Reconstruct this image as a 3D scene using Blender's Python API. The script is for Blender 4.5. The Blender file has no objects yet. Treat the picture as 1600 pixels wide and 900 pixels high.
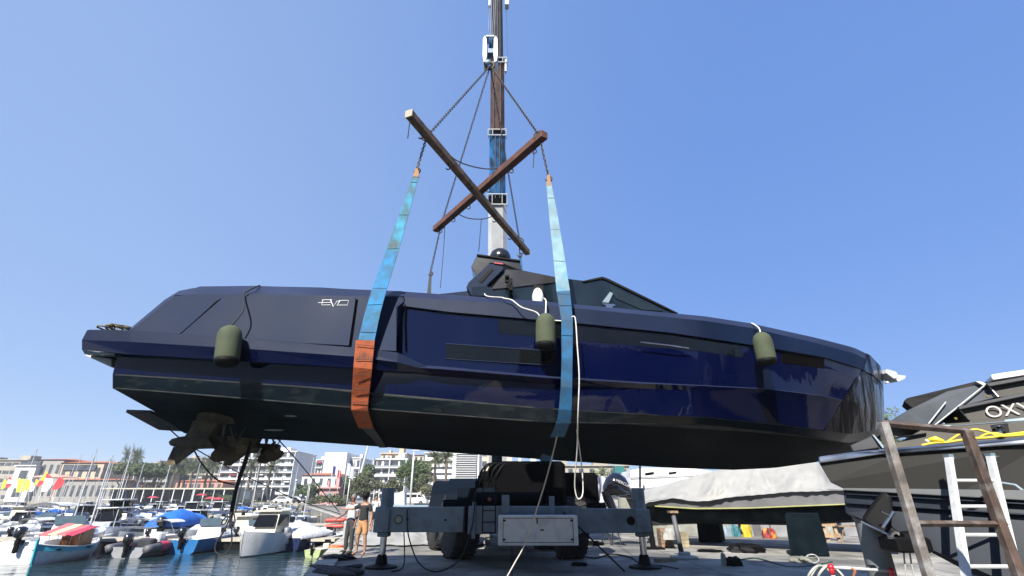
import bpy, bmesh, math, random
from mathutils import Vector, Matrix
R = math.radians
rng = random.Random(7)
sc = bpy.context.scene
C = sc.collection
# ---------------------------------------------------------------- camera, sky, sun, exposure
F = 751.0; PITCH = R(23.6); EYE = 1.65
cam = bpy.data.objects.new('camera', bpy.data.cameras.new('camera')); C.objects.link(cam)
cam.location = (0, 0, EYE); cam.rotation_euler = (R(90) + PITCH, 0, 0)
cam.data.sensor_width = 36; cam.data.lens = F / 1600 * 36
cam.data.clip_start = 0.1; cam.data.clip_end = 8000
sc.camera = cam
SUN = Vector((-0.26, -0.76, 0.67)).normalized()
world = bpy.data.worlds.new('World'); sc.world = world; world.use_nodes = True
nt = world.node_tree; bg = nt.nodes['Background']
sky = nt.nodes.new('ShaderNodeTexSky'); sky.sky_type = 'NISHITA'; sky.sun_disc = False
sky.sun_elevation = math.asin(SUN.z); sky.sun_rotation = math.atan2(SUN.x, SUN.y)
sky.air_density = 0.9; sky.dust_density = 0.1; sky.ozone_density = 3.0; sky.altitude = 0
gm = nt.nodes.new('ShaderNodeGamma'); gm.inputs[1].default_value = 0.45; hs = nt.nodes.new('ShaderNodeHueSaturation'); hs.inputs['Saturation'].default_value = 1.75; hs.inputs['Hue'].default_value = 0.515; hs.inputs['Value'].default_value = 1.45
nt.links.new(sky.outputs[0], gm.inputs[0]); nt.links.new(gm.outputs[0], hs.inputs['Color'])
# thin even haze veil over the whole dome, paler on the sun's side
tcw = nt.nodes.new('ShaderNodeTexCoord'); sxyz = nt.nodes.new('ShaderNodeSeparateXYZ'); nt.links.new(tcw.outputs['Generated'], sxyz.inputs[0])
rw = nt.nodes.new('ShaderNodeMapRange'); rw.inputs['From Min'].default_value = -.75; rw.inputs['From Max'].default_value = .45; rw.interpolation_type = 'SMOOTHSTEP'; nt.links.new(sxyz.outputs[0], rw.inputs['Value'])
veil = nt.nodes.new('ShaderNodeMix'); veil.data_type = 'RGBA'; veil.inputs['A'].default_value = (.98, 1.38, 2.25, 1); veil.inputs['B'].default_value = (.40, .80, 1.98, 1); nt.links.new(rw.outputs[0], veil.inputs['Factor'])
mw = nt.nodes.new('ShaderNodeMix'); mw.data_type = 'RGBA'; mw.inputs['Factor'].default_value = .68
nt.links.new(hs.outputs[0], mw.inputs['A']); nt.links.new(veil.outputs['Result'], mw.inputs['B']); nt.links.new(mw.outputs['Result'], bg.inputs[0]); bg.inputs[1].default_value = 0.15
sl = bpy.data.lights.new('sun', 'SUN'); sl.energy = 4.9; sl.angle = R(0.53); sl.color = (1, 0.955, 0.88)
so = bpy.data.objects.new('sun', sl); C.objects.link(so); so.rotation_euler = SUN.to_track_quat('Z', 'Y').to_euler()
sc.view_settings.view_transform = 'Standard'; sc.view_settings.look = 'None'
sc.view_settings.exposure = 1.3; sc.view_settings.gamma = 1
sc.render.engine = 'CYCLES'
try:
    sc.cycles.max_bounces = 6; sc.cycles.transparent_max_bounces = 6; sc.cycles.use_denoising = True
    sc.cycles.caustics_reflective = False; sc.cycles.caustics_refractive = False
except Exception: pass

def ray(px, py):
    dx, dv = px - 800, py - 450
    return Vector((dx, F*math.cos(PITCH) + dv*math.sin(PITCH), F*math.sin(PITCH) - dv*math.cos(PITCH)))
def P(px, py, Y):
    d = ray(px, py); return Vector((0, 0, EYE)) + d * (Y / d.y)
def G(px, py, z=0.0):
    d = ray(px, py); return Vector((0, 0, EYE)) + d * ((z - EYE) / d.z)
def V(*a): return Vector(a)
def lerp(a, b, t): return a + (b - a) * t
def interp(pts, x):
    if x <= pts[0][0]: return pts[0][1:]
    for a, b in zip(pts, pts[1:]):
        if x <= b[0]:
            t = (x - a[0]) / (b[0] - a[0]); return tuple(lerp(p, q, t) for p, q in zip(a[1:], b[1:]))
    return pts[-1][1:]

# ---------------------------------------------------------------- materials
MATS = {}
def mat(name, col, rough=0.5, metal=0.0, var=0.12, scale=3.0, bump=0.0, bscale=30.0, coat=0.0, dirt=None, dscale=2.0, damt=0.5, emit=None, alpha=1.0, spec=0.5, stretch=None, trans=0.0):
    if name in MATS: return MATS[name]
    m = bpy.data.materials.new(name); m.use_nodes = True; n = m.node_tree.nodes; l = m.node_tree.links
    b = n['Principled BSDF']; b.inputs['Roughness'].default_value = rough; b.inputs['Metallic'].default_value = metal
    b.inputs['Coat Weight'].default_value = coat; b.inputs['Coat Roughness'].default_value = 0.05
    b.inputs['Specular IOR Level'].default_value = spec
    if trans: b.inputs['Transmission Weight'].default_value = trans
    tc = n.new('ShaderNodeTexCoord'); src = tc.outputs['Object']
    if stretch:
        mp = n.new('ShaderNodeMapping'); mp.inputs['Scale'].default_value = stretch
        l.new(src, mp.inputs[0]); src = mp.outputs[0]
    def noise(s, d=4):
        x = n.new('ShaderNodeTexNoise'); x.inputs['Scale'].default_value = s; x.inputs['Detail'].default_value = d
        l.new(src, x.inputs['Vector']); return x
    x = noise(scale); mx = n.new('ShaderNodeMix'); mx.data_type = 'RGBA'
    if not emit: col = [c * .72 for c in col[:3]]; dirt = [c * .72 for c in dirt] if dirt else None
    lo = [c * (1 - var) for c in col[:3]] + [1]; hi = [min(1, c * (1 + var)) for c in col[:3]] + [1]
    mx.inputs['A'].default_value = lo; mx.inputs['B'].default_value = hi
    rp = n.new('ShaderNodeValToRGB'); rp.color_ramp.elements[0].position = .35; rp.color_ramp.elements[1].position = .65
    l.new(x.outputs['Fac'], rp.inputs[0]); l.new(rp.outputs[0], mx.inputs['Factor']); out = mx.outputs['Result']
    if dirt:
        y = noise(dscale, 8); r2 = n.new('ShaderNodeValToRGB')
        r2.color_ramp.elements[0].position = .48; r2.color_ramp.elements[0].color = (0, 0, 0, 1)
        r2.color_ramp.elements[1].position = .68; r2.color_ramp.elements[1].color = (damt, damt, damt, 1)
        m2 = n.new('ShaderNodeMix'); m2.data_type = 'RGBA'; m2.inputs['B'].default_value = list(dirt) + [1]
        l.new(y.outputs['Fac'], r2.inputs[0]); l.new(r2.outputs[0], m2.inputs['Factor']); l.new(out, m2.inputs['A']); out = m2.outputs['Result']
    l.new(out, b.inputs['Base Color'])
    if rough > .12:
        mr = n.new('ShaderNodeMapRange'); mr.inputs['To Min'].default_value = rough * .8; mr.inputs['To Max'].default_value = min(1, rough * 1.2)
        l.new(x.outputs['Fac'], mr.inputs['Value']); l.new(mr.outputs[0], b.inputs['Roughness'])
    if bump:
        z = noise(bscale, 6); bp = n.new('ShaderNodeBump'); bp.inputs['Strength'].default_value = 1; bp.inputs['Distance'].default_value = bump
        l.new(z.outputs['Fac'], bp.inputs['Height']); l.new(bp.outputs[0], b.inputs['Normal'])
    MATS[name] = m; return m

M_navy = mat('navy_gloss', (.0009, .0026, .023), .03, spec=.42, var=.10, scale=.6, bump=.010, bscale=.9, dirt=(.04, .04, .07), dscale=1.1, damt=.06)
M_navylit = mat('navy_lit_edge', (.019, .026, .060), .4, spec=.25, var=.15, scale=1)  # lighter navy: sunlight on the upturned bevel and ledge put into the colour
M_bow = mat('black_mirror_gloss', (.002, .002, .004), .03, spec=.15, var=.2, scale=1, bump=.09, bscale=1.6, stretch=(2.4, 1.0, .5))
M_upper = mat('navy_upper', (.005, .012, .036), .55, spec=.10, var=.12, scale=.8, dirt=(.02,.025,.05), dscale=1.4, damt=.25)
M_seam = mat('matte_black', (.002,.002,.002), 1.0, spec=0)
M_satin = mat('navy_satin', (.007, .016, .043), .6, spec=.10, var=.12, scale=.8, dirt=(.03, .035, .06), dscale=1.5, damt=.2)
M_bottom = mat('antifouling_black', (.0015, .003, .004), .5, spec=.04, var=.3, scale=1.3, dirt=(.018, .024, .022), dscale=2.2, damt=.3)
M_boot = mat('teal_black_band', (.0028, .006, .009), .16, spec=.25, var=.3, scale=1.2, dirt=(.018, .024, .024), dscale=7, damt=.5, stretch=(.6,1,1.6))
M_glass = mat('smoked_glass', (.0045, .0055, .006), .04, var=.2, spec=.3)
M_glassb = mat('canopy_glass', (.008, .014, .018), .10, coat=.1, var=.3, spec=.6)
M_black = mat('black_plastic', (.004, .004, .0045), .6, spec=.12)
M_rubber = mat('tyre_rubber', (.010, .010, .010), .8, bump=.004, bscale=40, dirt=(.07, .065, .055), dscale=3, damt=.4)
M_brown = mat('bronze_black_panel', (.020, .018, .016), .22, coat=.3)
M_steel = mat('stainless', (.55, .55, .56), .18, 1.0, dirt=(.2, .2, .2), dscale=4, damt=.5)
M_bronze = mat('fouled_bronze', (.07, .055, .035), .8, 0.0, var=.5, scale=7, bump=.03, bscale=14, dirt=(.20, .16, .06), dscale=4, damt=.5)
M_olive = mat('olive_fabric', (.055, .070, .035), .9, var=.2, scale=5, bump=.003, bscale=60, dirt=(.05, .06, .03), dscale=6, damt=.5)
M_white = mat('white_paint', (.78, .79, .78), .35, var=.05, dirt=(.45, .45, .42), dscale=2, damt=.35)
M_gel = mat('white_gelcoat', (.84, .84, .83), .18, coat=.4, var=.04, dirt=(.42, .41, .38), dscale=1.4, damt=.4)
M_grayhull = mat('grey_gelcoat', (.30, .31, .32), .2, coat=.4, var=.06)
M_rope = mat('white_rope', (.68, .67, .62), .85, var=.2, scale=40, bump=.004, bscale=120)
M_brope = mat('black_rope', (.010, .011, .013), .8, var=.3, scale=30)
M_wood = mat('weathered_timber', (.27, .175, .105), .85, var=.35, scale=3, bump=.008, bscale=18, dirt=(.035, .028, .02), dscale=5, damt=.7)
M_red = mat('rusty_red_steel', (.12, .045, .028), .75, var=.35, scale=5, bump=.004, bscale=30, dirt=(.04, .03, .025), dscale=4, damt=.8)
M_chain = mat('rusty_chain', (.045, .036, .032), .6, .4, var=.4, scale=12)
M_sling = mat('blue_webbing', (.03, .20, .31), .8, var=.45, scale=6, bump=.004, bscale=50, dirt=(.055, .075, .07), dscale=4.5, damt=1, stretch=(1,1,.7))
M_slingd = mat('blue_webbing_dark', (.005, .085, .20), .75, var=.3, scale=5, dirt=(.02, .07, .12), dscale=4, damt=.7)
M_sleeve = mat('orange_sleeve', (.38, .075, .015), .8, var=.35, scale=5, bump=.006, bscale=25, dirt=(.08, .035, .02), dscale=5, damt=.85)
M_sleevek = mat('sling_charcoal', (.03, .035, .04), .8)
M_crane = mat('crane_blue_grey', (.19, .26, .315), .45, var=.12, scale=2, dirt=(.06, .08, .09), dscale=3, damt=.5)
M_cranew = mat('crane_white', (.62, .64, .65), .4, var=.06, dirt=(.35, .34, .32), dscale=2.5, damt=.4)
M_craneb = mat('boom_blue', (.02, .14, .36), .4, var=.4, scale=2.5, dirt=(.02, .03, .04), dscale=1.5, damt=.9, stretch=(3, 3, .6))
M_craner = mat('boom_rust', (.11, .055, .045), .5, var=.4, scale=2.5, dirt=(.03, .025, .025), dscale=2, damt=.9, stretch=(3, 3, .4))
M_craned = mat('boom_dark', (.035, .035, .042), .45, var=.4, scale=2.5, dirt=(.12, .12, .13), dscale=2, damt=.5, stretch=(3, 3, .4))
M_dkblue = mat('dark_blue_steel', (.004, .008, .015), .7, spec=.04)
M_dkgrey = mat('charcoal_gelcoat', (.026, .025, .022), .4, spec=.12, var=.08, scale=1)
M_deckg = mat('dark_grey_satin', (.045, .047, .052), .5, spec=.15, var=.15)
M_navyhull = mat('navy_antifoul', (.003, .008, .017), .4, spec=.25, var=.25, scale=2, dirt=(.012, .02, .03), dscale=3, damt=.5)
M_tarp = mat('white_tarpaulin', (.33, .325, .305), .75, var=.06, scale=1.5, bump=.14, bscale=.9, dirt=(.23, .22, .20), dscale=1.2, damt=.4, stretch=(1, 1, .7))
M_rust = mat('rusty_painted_steel', (.16, .138, .12), .7, .2, var=.4, scale=7, bump=.003, bscale=60, dirt=(.42, .42, .42), dscale=9, damt=.7)
M_rustd = mat('brown_steel', (.085, .055, .042), .7, .2, var=.4, scale=7, dirt=(.3, .28, .26), dscale=9, damt=.5)
M_alu = mat('white_aluminium', (.55, .56, .56), .35, var=.06, dirt=(.4, .4, .38), dscale=9, damt=.5)
M_yellow = mat('yellow_cable', (.72, .52, .03), .45)
M_skin = mat('skin', (.36, .19, .12), .55, var=.12, scale=8)
M_skind = mat('skin_dark', (.20, .10, .065), .55, var=.12, scale=8)
M_hair = mat('dark_hair', (.02, .017, .015), .8)
def simple(n, c, r=.6, **k): return mat(n, c, r, **k)

# ---------------------------------------------------------------- mesh builder
class MB:
    def __init__(s): s.v = []; s.f = []; s.mi = []; s.m = 0
    def add(s, vs, fs):
        o = len(s.v); s.v += [Vector(x) for x in vs]; s.f += [tuple(i + o for i in f) for f in fs]; s.mi += [s.m] * len(fs); return s
    def box(s, c, size, rz=0, bev=0, mtx=None):
        hx, hy, hz = (d / 2 for d in size); c = Vector(c); rot = mtx or Matrix.Rotation(rz, 3, 'Z')
        if bev <= 0:
            vs = [rot @ V(x*hx, y*hy, z*hz) + c for z in (-1, 1) for y in (-1, 1) for x in (-1, 1)]
            return s.add(vs, [(0,2,3,1),(4,5,7,6),(0,1,5,4),(2,6,7,3),(0,4,6,2),(1,3,7,5)])
        ring = lambda a, b, z: [rot @ V(x, y, z) + c for x, y in ((-a+bev,-b),(a-bev,-b),(a,-b+bev),(a,b-bev),(a-bev,b),(-a+bev,b),(-a,b-bev),(-a,-b+bev))]
        rr = []
        for a, b, z in ((hx-bev, hy-bev, -hz), (hx, hy, -hz+bev), (hx, hy, hz-bev), (hx-bev, hy-bev, hz)):
            rr.append(ring(a, b, z))
        return s.loft(rr, True, True)
    def loft(s, rings, closed=True, caps=False):
        n = len(rings[0]); vs = [p for r in rings for p in r]; fs = []
        for i in range(len(rings) - 1):
            for j in range(n if closed else n - 1):
                k = (j + 1) % n; fs.append((i*n+j, i*n+k, (i+1)*n+k, (i+1)*n+j))
        if caps: fs.append(tuple(range(n))[::-1]); fs.append(tuple((len(rings)-1)*n + j for j in range(n)))
        return s.add(vs, fs)
    def tube(s, pts, r, seg=8, caps=True, smooth=0):
        pts = [Vector(p) for p in pts]
        if smooth: pts = spline(pts, smooth)
        rs = r if isinstance(r, (list, tuple)) else [r] * len(pts)
        if len(rs) != len(pts): rs = [interp([(i/(len(rs)-1), a) for i, a in enumerate(rs)], j/(len(pts)-1))[0] for j in range(len(pts))]
        rings = []; up = None
        for i, p in enumerate(pts):
            d = (pts[min(i+1, len(pts)-1)] - pts[max(i-1, 0)])
            if d.length < 1e-9: d = V(0, 0, 1)
            d.normalize()
            if up is None: up = V(0, 0, 1) if abs(d.z) < .9 else V(1, 0, 0)
            a = d.cross(up)
            if a.length < 1e-6: a = d.orthogonal()
            a.normalize(); b = a.cross(d).normalized(); up = b
            rings.append([p + (a*math.cos(t) + b*math.sin(t)) * rs[i] for t in (2*math.pi*k/seg for k in range(seg))])
        return s.loft(rings, True, caps)
    def prism(s, pts, d):
        pts = [Vector(p) for p in pts]; d = Vector(d); n = len(pts)
        fs = [tuple(range(n)), tuple(range(2*n-1, n-1, -1))] + [(i, i+n, (i+1) % n + n, (i+1) % n) for i in range(n)]
        return s.add(pts + [p + d for p in pts], fs)
    def ball(s, c, r, seg=12, rings=8, z0=-1, rot=None):
        rx, ry, rz = (r, r, r) if not isinstance(r, (tuple, list)) else r; c = Vector(c); rr = []
        for i in range(rings + 1):
            zz = lerp(math.asin(z0), math.pi/2, i / rings); k = max(math.cos(zz), .001)
            ring = [V(rx*k*math.cos(t), ry*k*math.sin(t), rz*math.sin(zz)) for t in (2*math.pi*j/seg for j in range(seg))]
            rr.append([(rot @ p if rot else p) + c for p in ring])
        return s.loft(rr, True, True)
    def lathe(s, prof, c=(0,0,0), axis='Z', seg=16, rot=None):
        c = Vector(c); rr = []
        for r, z in prof:
            ring = []
            for j in range(seg):
                t = 2*math.pi*j/seg; x, y = max(r, .0005)*math.cos(t), max(r, .0005)*math.sin(t)
                p = V(x, y, z) if axis == 'Z' else (V(z, x, y) if axis == 'X' else V(x, z, y))
                ring.append((rot @ p if rot else p) + c)
            rr.append(ring)
        return s.loft(rr, True, True)
    def ribbon(s, pts, widths, wdir, th=.01, smooth=0):
        pts = [Vector(p) for p in pts]
        if not isinstance(wdir, list): wdir = [Vector(wdir)] * len(pts)
        rings = []
        for i, p in enumerate(pts):
            d = (pts[min(i+1, len(pts)-1)] - pts[max(i-1, 0)]).normalized(); w = Vector(wdir[i]); w = (w - d*w.dot(d)).normalized(); nn = d.cross(w)
            a = w * widths[i] / 2; b = nn * th / 2
            rings.append([p-a-b, p+a-b, p+a+b, p-a+b])
        return s.loft(rings, True, True)
    def build(s, name, mats, parent=None, smooth=False, bevel=0, **props):
        me = bpy.data.meshes.new(name); o = bpy.data.objects.new(name, me); C.objects.link(o)
        org = V(0, 0, 0)
        if parent: o.parent = parent; org = Vector(parent.get('_o', (0, 0, 0)))
        elif props.pop('base', True) and s.v and not props.get('world0'):
            bb = [min(v.x for v in s.v), max(v.x for v in s.v), min(v.y for v in s.v), max(v.y for v in s.v), min(v.z for v in s.v)]
            org = V((bb[0]+bb[1])/2, (bb[2]+bb[3])/2, bb[4]); o.location = org
        props.pop('world0', None)
        o['_o'] = tuple(org)
        me.from_pydata([v - org for v in s.v], [], s.f)
        if not isinstance(mats, (list, tuple)): mats = [mats]
        for m in mats: me.materials.append(m)
        me.polygons.foreach_set('material_index', s.mi)
        bm = bmesh.new(); bm.from_mesh(me); bmesh.ops.recalc_face_normals(bm, faces=bm.faces); bm.to_mesh(me); bm.free()
        if smooth:
            me.polygons.foreach_set('use_smooth', [True] * len(me.polygons))
            if smooth is not True:
                try: me.set_sharp_from_angle(angle=R(smooth))
                except Exception: pass
        if bevel:
            bv = o.modifiers.new('bevel', 'BEVEL'); bv.width = bevel; bv.segments = 2; bv.limit_method = 'ANGLE'; bv.angle_limit = R(35)
        me.update()
        for k, v in props.items(): o[k] = v
        return o
def spline(pts, sub=6):
    out = []; n = len(pts)
    for i in range(n - 1):
        p0, p1, p2, p3 = pts[max(i-1, 0)], pts[i], pts[i+1], pts[min(i+2, n-1)]
        for k in range(sub):
            t = k / sub; out.append(.5*((2*p1) + (p2-p0)*t + (2*p0-5*p1+4*p2-p3)*t*t + (3*p1-p0-3*p2+p3)*t**3))
    out.append(pts[-1]); return out
def tag(o, label=None, cat=None, group=None, kind=None):
    if label: o['label'] = label
    if cat: o['category'] = cat
    if group: o['group'] = group
    if kind: o['kind'] = kind
    return o
def thing(name, label, cat, loc=(0, 0, 0), group=None):
    o = bpy.data.objects.new(name, None); C.objects.link(o); o.location = loc; o['_o'] = tuple(loc); o.empty_display_size = .2
    return tag(o, label, cat, group)
def kids(o): return [c for c in bpy.data.objects if c.parent == o]
KIDC = {}
def copy_tree(o, parent=None):
    c = o.copy(); C.objects.link(c)
    if parent: c.parent = parent
    if o.name not in KIDC: KIDC[o.name] = kids(o)
    for ch in KIDC[o.name]: copy_tree(ch, c)
    return c
def slab(m, pts, Y, th):
    """outline given at distance Y (number or list), given real thickness th away from the viewer"""
    Ys = Y if isinstance(Y, list) else [Y] * len(pts)
    return m.prism([P(a, b, y) for (a, b), y in zip(pts, Ys)], (0, th, 0))

def font_mesh(txt, size, extr, parent, mtx, m_):
    cu = bpy.data.curves.new('t', 'FONT'); cu.body = txt; cu.size = size; cu.extrude = extr; cu.space_character = 1.02
    o = bpy.data.objects.new('t', cu); C.objects.link(o); dg = bpy.context.evaluated_depsgraph_get(); me = bpy.data.meshes.new_from_object(o.evaluated_get(dg)); bpy.data.objects.remove(o)
    n = bpy.data.objects.new('lettering', me); C.objects.link(n); n.parent = parent; n.matrix_local = mtx; me.materials.clear(); me.materials.append(m_); return n
# ---------------------------------------------------------------- setting: water, quay, land
def ground_mat():
    m = bpy.data.materials.new('quay_concrete'); m.use_nodes = True; n = m.node_tree.nodes; l = m.node_tree.links; b = n['Principled BSDF']
    tc = n.new('ShaderNodeTexCoord')
    def noise(s, d=8):
        x = n.new('ShaderNodeTexNoise'); x.inputs['Scale'].default_value = s; x.inputs['Detail'].default_value = d; l.new(tc.outputs['Object'], x.inputs['Vector']); return x
    def ramp(src, a, b_, ca, cb):
        r = n.new('ShaderNodeValToRGB'); r.color_ramp.elements[0].position = a; r.color_ramp.elements[1].position = b_
        r.color_ramp.elements[0].color = ca + (1,); r.color_ramp.elements[1].color = cb + (1,); l.new(src, r.inputs[0]); return r
    r1 = ramp(noise(.35).outputs['Fac'], .35, .7, (.085, .084, .078), (.34, .32, .28))
    r2 = ramp(noise(1.1, 12).outputs['Fac'], .5, .66, (0, 0, 0), (.75, .75, .75))
    mx = n.new('ShaderNodeMix'); mx.data_type = 'RGBA'; mx.inputs['B'].default_value = (.065, .064, .06, 1)
    l.new(r2.outputs[0], mx.inputs['Factor']); l.new(r1.outputs[0], mx.inputs['A'])
    # slab joints every 5 m
    bt = n.new('ShaderNodeTexBrick'); bt.inputs['Scale'].default_value = 1; bt.offset = 0; bt.inputs['Brick Width'].default_value = 5; bt.inputs['Row Height'].default_value = 4.2
    bt.inputs['Mortar Size'].default_value = .025; bt.inputs['Color1'].default_value = (1, 1, 1, 1); bt.inputs['Color2'].default_value = (.9, .9, .9, 1); bt.inputs['Mortar'].default_value = (.35, .35, .35, 1)
    l.new(tc.outputs['Object'], bt.inputs['Vector'])
    mu = n.new('ShaderNodeMix'); mu.data_type = 'RGBA'; mu.blend_type = 'MULTIPLY'; mu.inputs['Factor'].default_value = 1
    l.new(mx.outputs['Result'], mu.inputs['A']); l.new(bt.outputs['Color'], mu.inputs['B']); l.new(mu.outputs['Result'], b.inputs['Base Color'])
    b.inputs['Roughness'].default_value = .85
    bp = n.new('ShaderNodeBump'); bp.inputs['Distance'].default_value = .02; l.new(noise(9, 10).outputs['Fac'], bp.inputs['Height']); l.new(bp.outputs[0], b.inputs['Normal'])
    return m
WZ = -1.1
EDGE = [(-2, -90), (-2, 4), (-4.75, 12.8), (-6.9, 21.2), (-7.8, 25), (-13.8, 44), (-67, 165), (-1500, 165)]
def edge_x(Y): return interp([(y, x) for x, y in EDGE[:-1]], Y)[0]
m = MB(); pl = [V(x, y, 0) for x, y in EDGE + [(-1500, 6000), (5000, 6000), (5000, -90)]]
m.prism(pl, (0, 0, -4)); g = m.build('ground', ground_mat(), world0=True, kind='structure', base=False)
bm = bmesh.new(); bm.from_mesh(g.data); bmesh.ops.triangulate(bm, faces=[f for f in bm.faces if len(f.verts) > 4]); bmesh.ops.recalc_face_normals(bm, faces=bm.faces); bm.to_mesh(g.data); bm.free()
# pale coping stones along the quay edge
m = MB()
for (x0, y0), (x1, y1) in zip(EDGE[1:6], EDGE[2:7]):
    a, b_ = V(x0, y0, 0), V(x1, y1, 0); d = (b_-a).normalized(); nrm = V(d.y, -d.x, 0)
    if nrm.x < 0: nrm = -nrm
    L_ = (b_-a).length; k = max(1, int(L_/2.5))
    for i in range(min(k, 40)):
        p, q = a + d*(L_*i/k + .02), a + d*(L_*(i+1)/k - .02)
        m.prism([p - nrm*.04, q - nrm*.04, q + nrm*.5, p + nrm*.5], (0, 0, .05))
m.build('quay_coping', simple('pale_stone', (.46, .44, .38), .8, var=.2, scale=1.2, dirt=(.25, .24, .2), dscale=2, damt=.6, bump=.01), world0=True, kind='structure', base=False)
def water_mat():
    m = bpy.data.materials.new('harbour_water'); m.use_nodes = True; n = m.node_tree.nodes; l = m.node_tree.links; b = n['Principled BSDF']
    b.inputs['Base Color'].default_value = (.012, .028, .034, 1); b.inputs['Roughness'].default_value = .04; b.inputs['IOR'].default_value = 1.33
    tc = n.new('ShaderNodeTexCoord'); mp = n.new('ShaderNodeMapping'); mp.inputs['Scale'].default_value = (.6, 1.5, 1); l.new(tc.outputs['Object'], mp.inputs[0])
    x = n.new('ShaderNodeTexNoise'); x.inputs['Scale'].default_value = 1.3; x.inputs['Detail'].default_value = 5; l.new(mp.outputs[0], x.inputs['Vector'])
    bp = n.new('ShaderNodeBump'); bp.inputs['Distance'].default_value = .055; l.new(x.outputs['Fac'], bp.inputs['Height']); l.new(bp.outputs[0], b.inputs['Normal'])
    return m
m = MB(); m.add([(-1500, -90, WZ), (0, -90, WZ), (0, 166, WZ), (-1500, 166, WZ)], [(0, 1, 2, 3)])
m.build('water', water_mat(), world0=True, kind='structure', base=False)
# a low wooded rise far behind the town
m = MB(); rr = random.Random(3)
N = 60; ring0, ring1, ring2 = [], [], []
for i in range(N + 1):
    x = lerp(-900, 900, i / N); h = 16 + 7*math.sin(x*.006+1) + 4*math.sin(x*.021) + rr.uniform(-1.5, 1.5) - (12 if x < -420 else 0)
    ring0.append(V(x, 520, -1)); ring1.append(V(x, 600 + rr.uniform(-10, 10), max(2, h*.8))); ring2.append(V(x, 760, max(3, h)))
m.loft([ring0, ring1, ring2, [p + V(0, 200, -p.z-1) for p in ring2]], False)
m.build('hills', simple('far_scrub', (.08, .10, .06), .95, var=.5, scale=.05, bump=2, bscale=.2), smooth=True, world0=True, kind='structure', base=False)

# ---------------------------------------------------------------- the lifted yacht
YC = 9.6
def line(pts): return [tuple(map(float, p)) for p in pts]
# every longitudinal line of the near side: (column, row, half breadth)
L1 = line([(176,518,2.0),(200,516,2.0),(272,456,2.0),(312,448,1.95),(400,447,1.95),(500,449,1.95),(565,453,1.98),(622,455,2.0),(739,463,2.02),(850,471,2.02),(1100,494,1.92),(1172,505,1.75),(1276,528,1.3),(1334,543,.88),(1359,555,.55),(1375,572,.25),(1380,590,.02)])
L2 = line([(176,521,2.05),(203,519,2.1),(276,462,2.08),(400,459,2.08),(553,463,2.1),(631,464,2.12),(739,471,2.13),(875,479,2.12),(1100,501,2.0),(1172,512,1.82),(1276,536,1.36),(1334,552,.93),(1359,564,.58),(1375,580,.27),(1380,598,.02)])
L3 = line([(176,540,2.1),(400,482,2.15),(631,478,2.17),(700,487,2.17),(836,499,2.17),(895,504,2.16),(1050,520,2.06),(1176,539,1.82),(1288,558,1.34),(1340,574,.92),(1364,586,.58),(1376,598,.27),(1380,610,.02)])
L3i = [(a, b+1, max(.01, c-.055)) for a, b, c in L3]
L4 = line([(176,550,2.1),(400,520,2.12),(631,508,2.13),(779,521,2.13),(880,530,2.13),(1100,550,2.0),(1147,557,1.86),(1288,577,1.28),(1340,592,.87),(1366,606,.53),(1377,616,.25),(1380.5,624,.02)])
L5 = line([(176,556,2.12),(400,558,2.15),(553,566,2.15),(682,572,2.15),(850,587,2.13),(1000,597,2.04),(1100,602,1.93),(1200,607,1.66),(1288,618,1.2),(1340,630,.8),(1368,640,.45),(1378,644,.2),(1381,648,.02)])
L5o= line([(176,557,2.13),(400,560,2.16),(553,568,2.16),(682,576,2.34),(850,590,2.28),(1000,599,2.10),(1100,603,1.94),(1200,608,1.665),(1288,619,1.2),(1340,631,.8),(1368,641,.45),(1378,645,.2),(1381,649,.02)])
L5u= line([(176,560,2.12),(400,565,2.14),(553,574,2.14),(682,588,2.14),(850,600,2.12),(1000,607,2.02),(1100,611,1.89),(1200,617,1.6),(1288,629,1.13),(1340,640,.74),(1368,649,.41),(1378,653,.18),(1381,656,.02)])
L6 = line([(176,585,2.1),(278,591,2.1),(500,606,2.1),(583,616,2.1),(850,638,2.07),(1050,650,1.87),(1100,652,1.76),(1224,664,1.3),(1327,678,.72),(1366,672,.33),(1378,668,.14),(1381,664,.02)])
L7 = line([(176,607,2.04),(235,611,2.04),(500,633,2.04),(583,640,2.04),(850,660,2.0),(1050,663,1.75),(1100,664,1.62),(1224,677,1.12),(1327,692,.56),(1366,684,.24),(1378,678,.1),(1381,672,.02)])
L7i= [(a, b+1.5, max(.01, c-.09)) for a, b, c in L7]
L8 = line([(236,640,1.05),(300,641,1.05),(500,657,1.05),(598,668,1.05),(850,690,1.03),(1050,700,.9),(1147,704,.75),(1224,705,.58),(1327,702,.28),(1366,692,.12),(1381,677,.02)])
L8i= [(a, b+2, max(.01, c-.06)) for a, b, c in L8]
L9 = line([(288,677,.02),(354,682,.02),(500,691,.02),(598,698,.02),(705,707,.02),(850,718,.02),(1050,731,.02),(1147,734,.02),(1211,731,.02),(1276,722,.02),(1327,709,.02),(1366,694,.02),(1381,680,.02)])
def blunt(Ln): return [(a, b_, c if c < .03 else c + interp([(1200.,0.),(1285.,.06),(1338.,.15),(1362.,.10),(1376.,.03),(1382.,0.)], a)[0]) for a, b_, c in Ln]
L1, L2, L3, L3i, L4, L5, L5o, L5u, L6 = [blunt(q) for q in (L1, L2, L3, L3i, L4, L5, L5o, L5u, L6)]
LINES = [L1, L2, L3, L3i, L4, L5, L5o, L5u, L6, L7, L7i, L8, L8i, L9]
def lx(a, b, c): return P(a, b, YC - c).x
def on_line(Ln, X):
    lo, hi = Ln[0][0], Ln[-1][0]
    for _ in range(30):
        mid = (lo + hi) / 2; b, c = interp(Ln, mid)
        if lx(mid, b, c) < X: lo = mid
        else: hi = mid
    b, c = interp(Ln, lo); return P(lo, b, YC - c)
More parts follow.
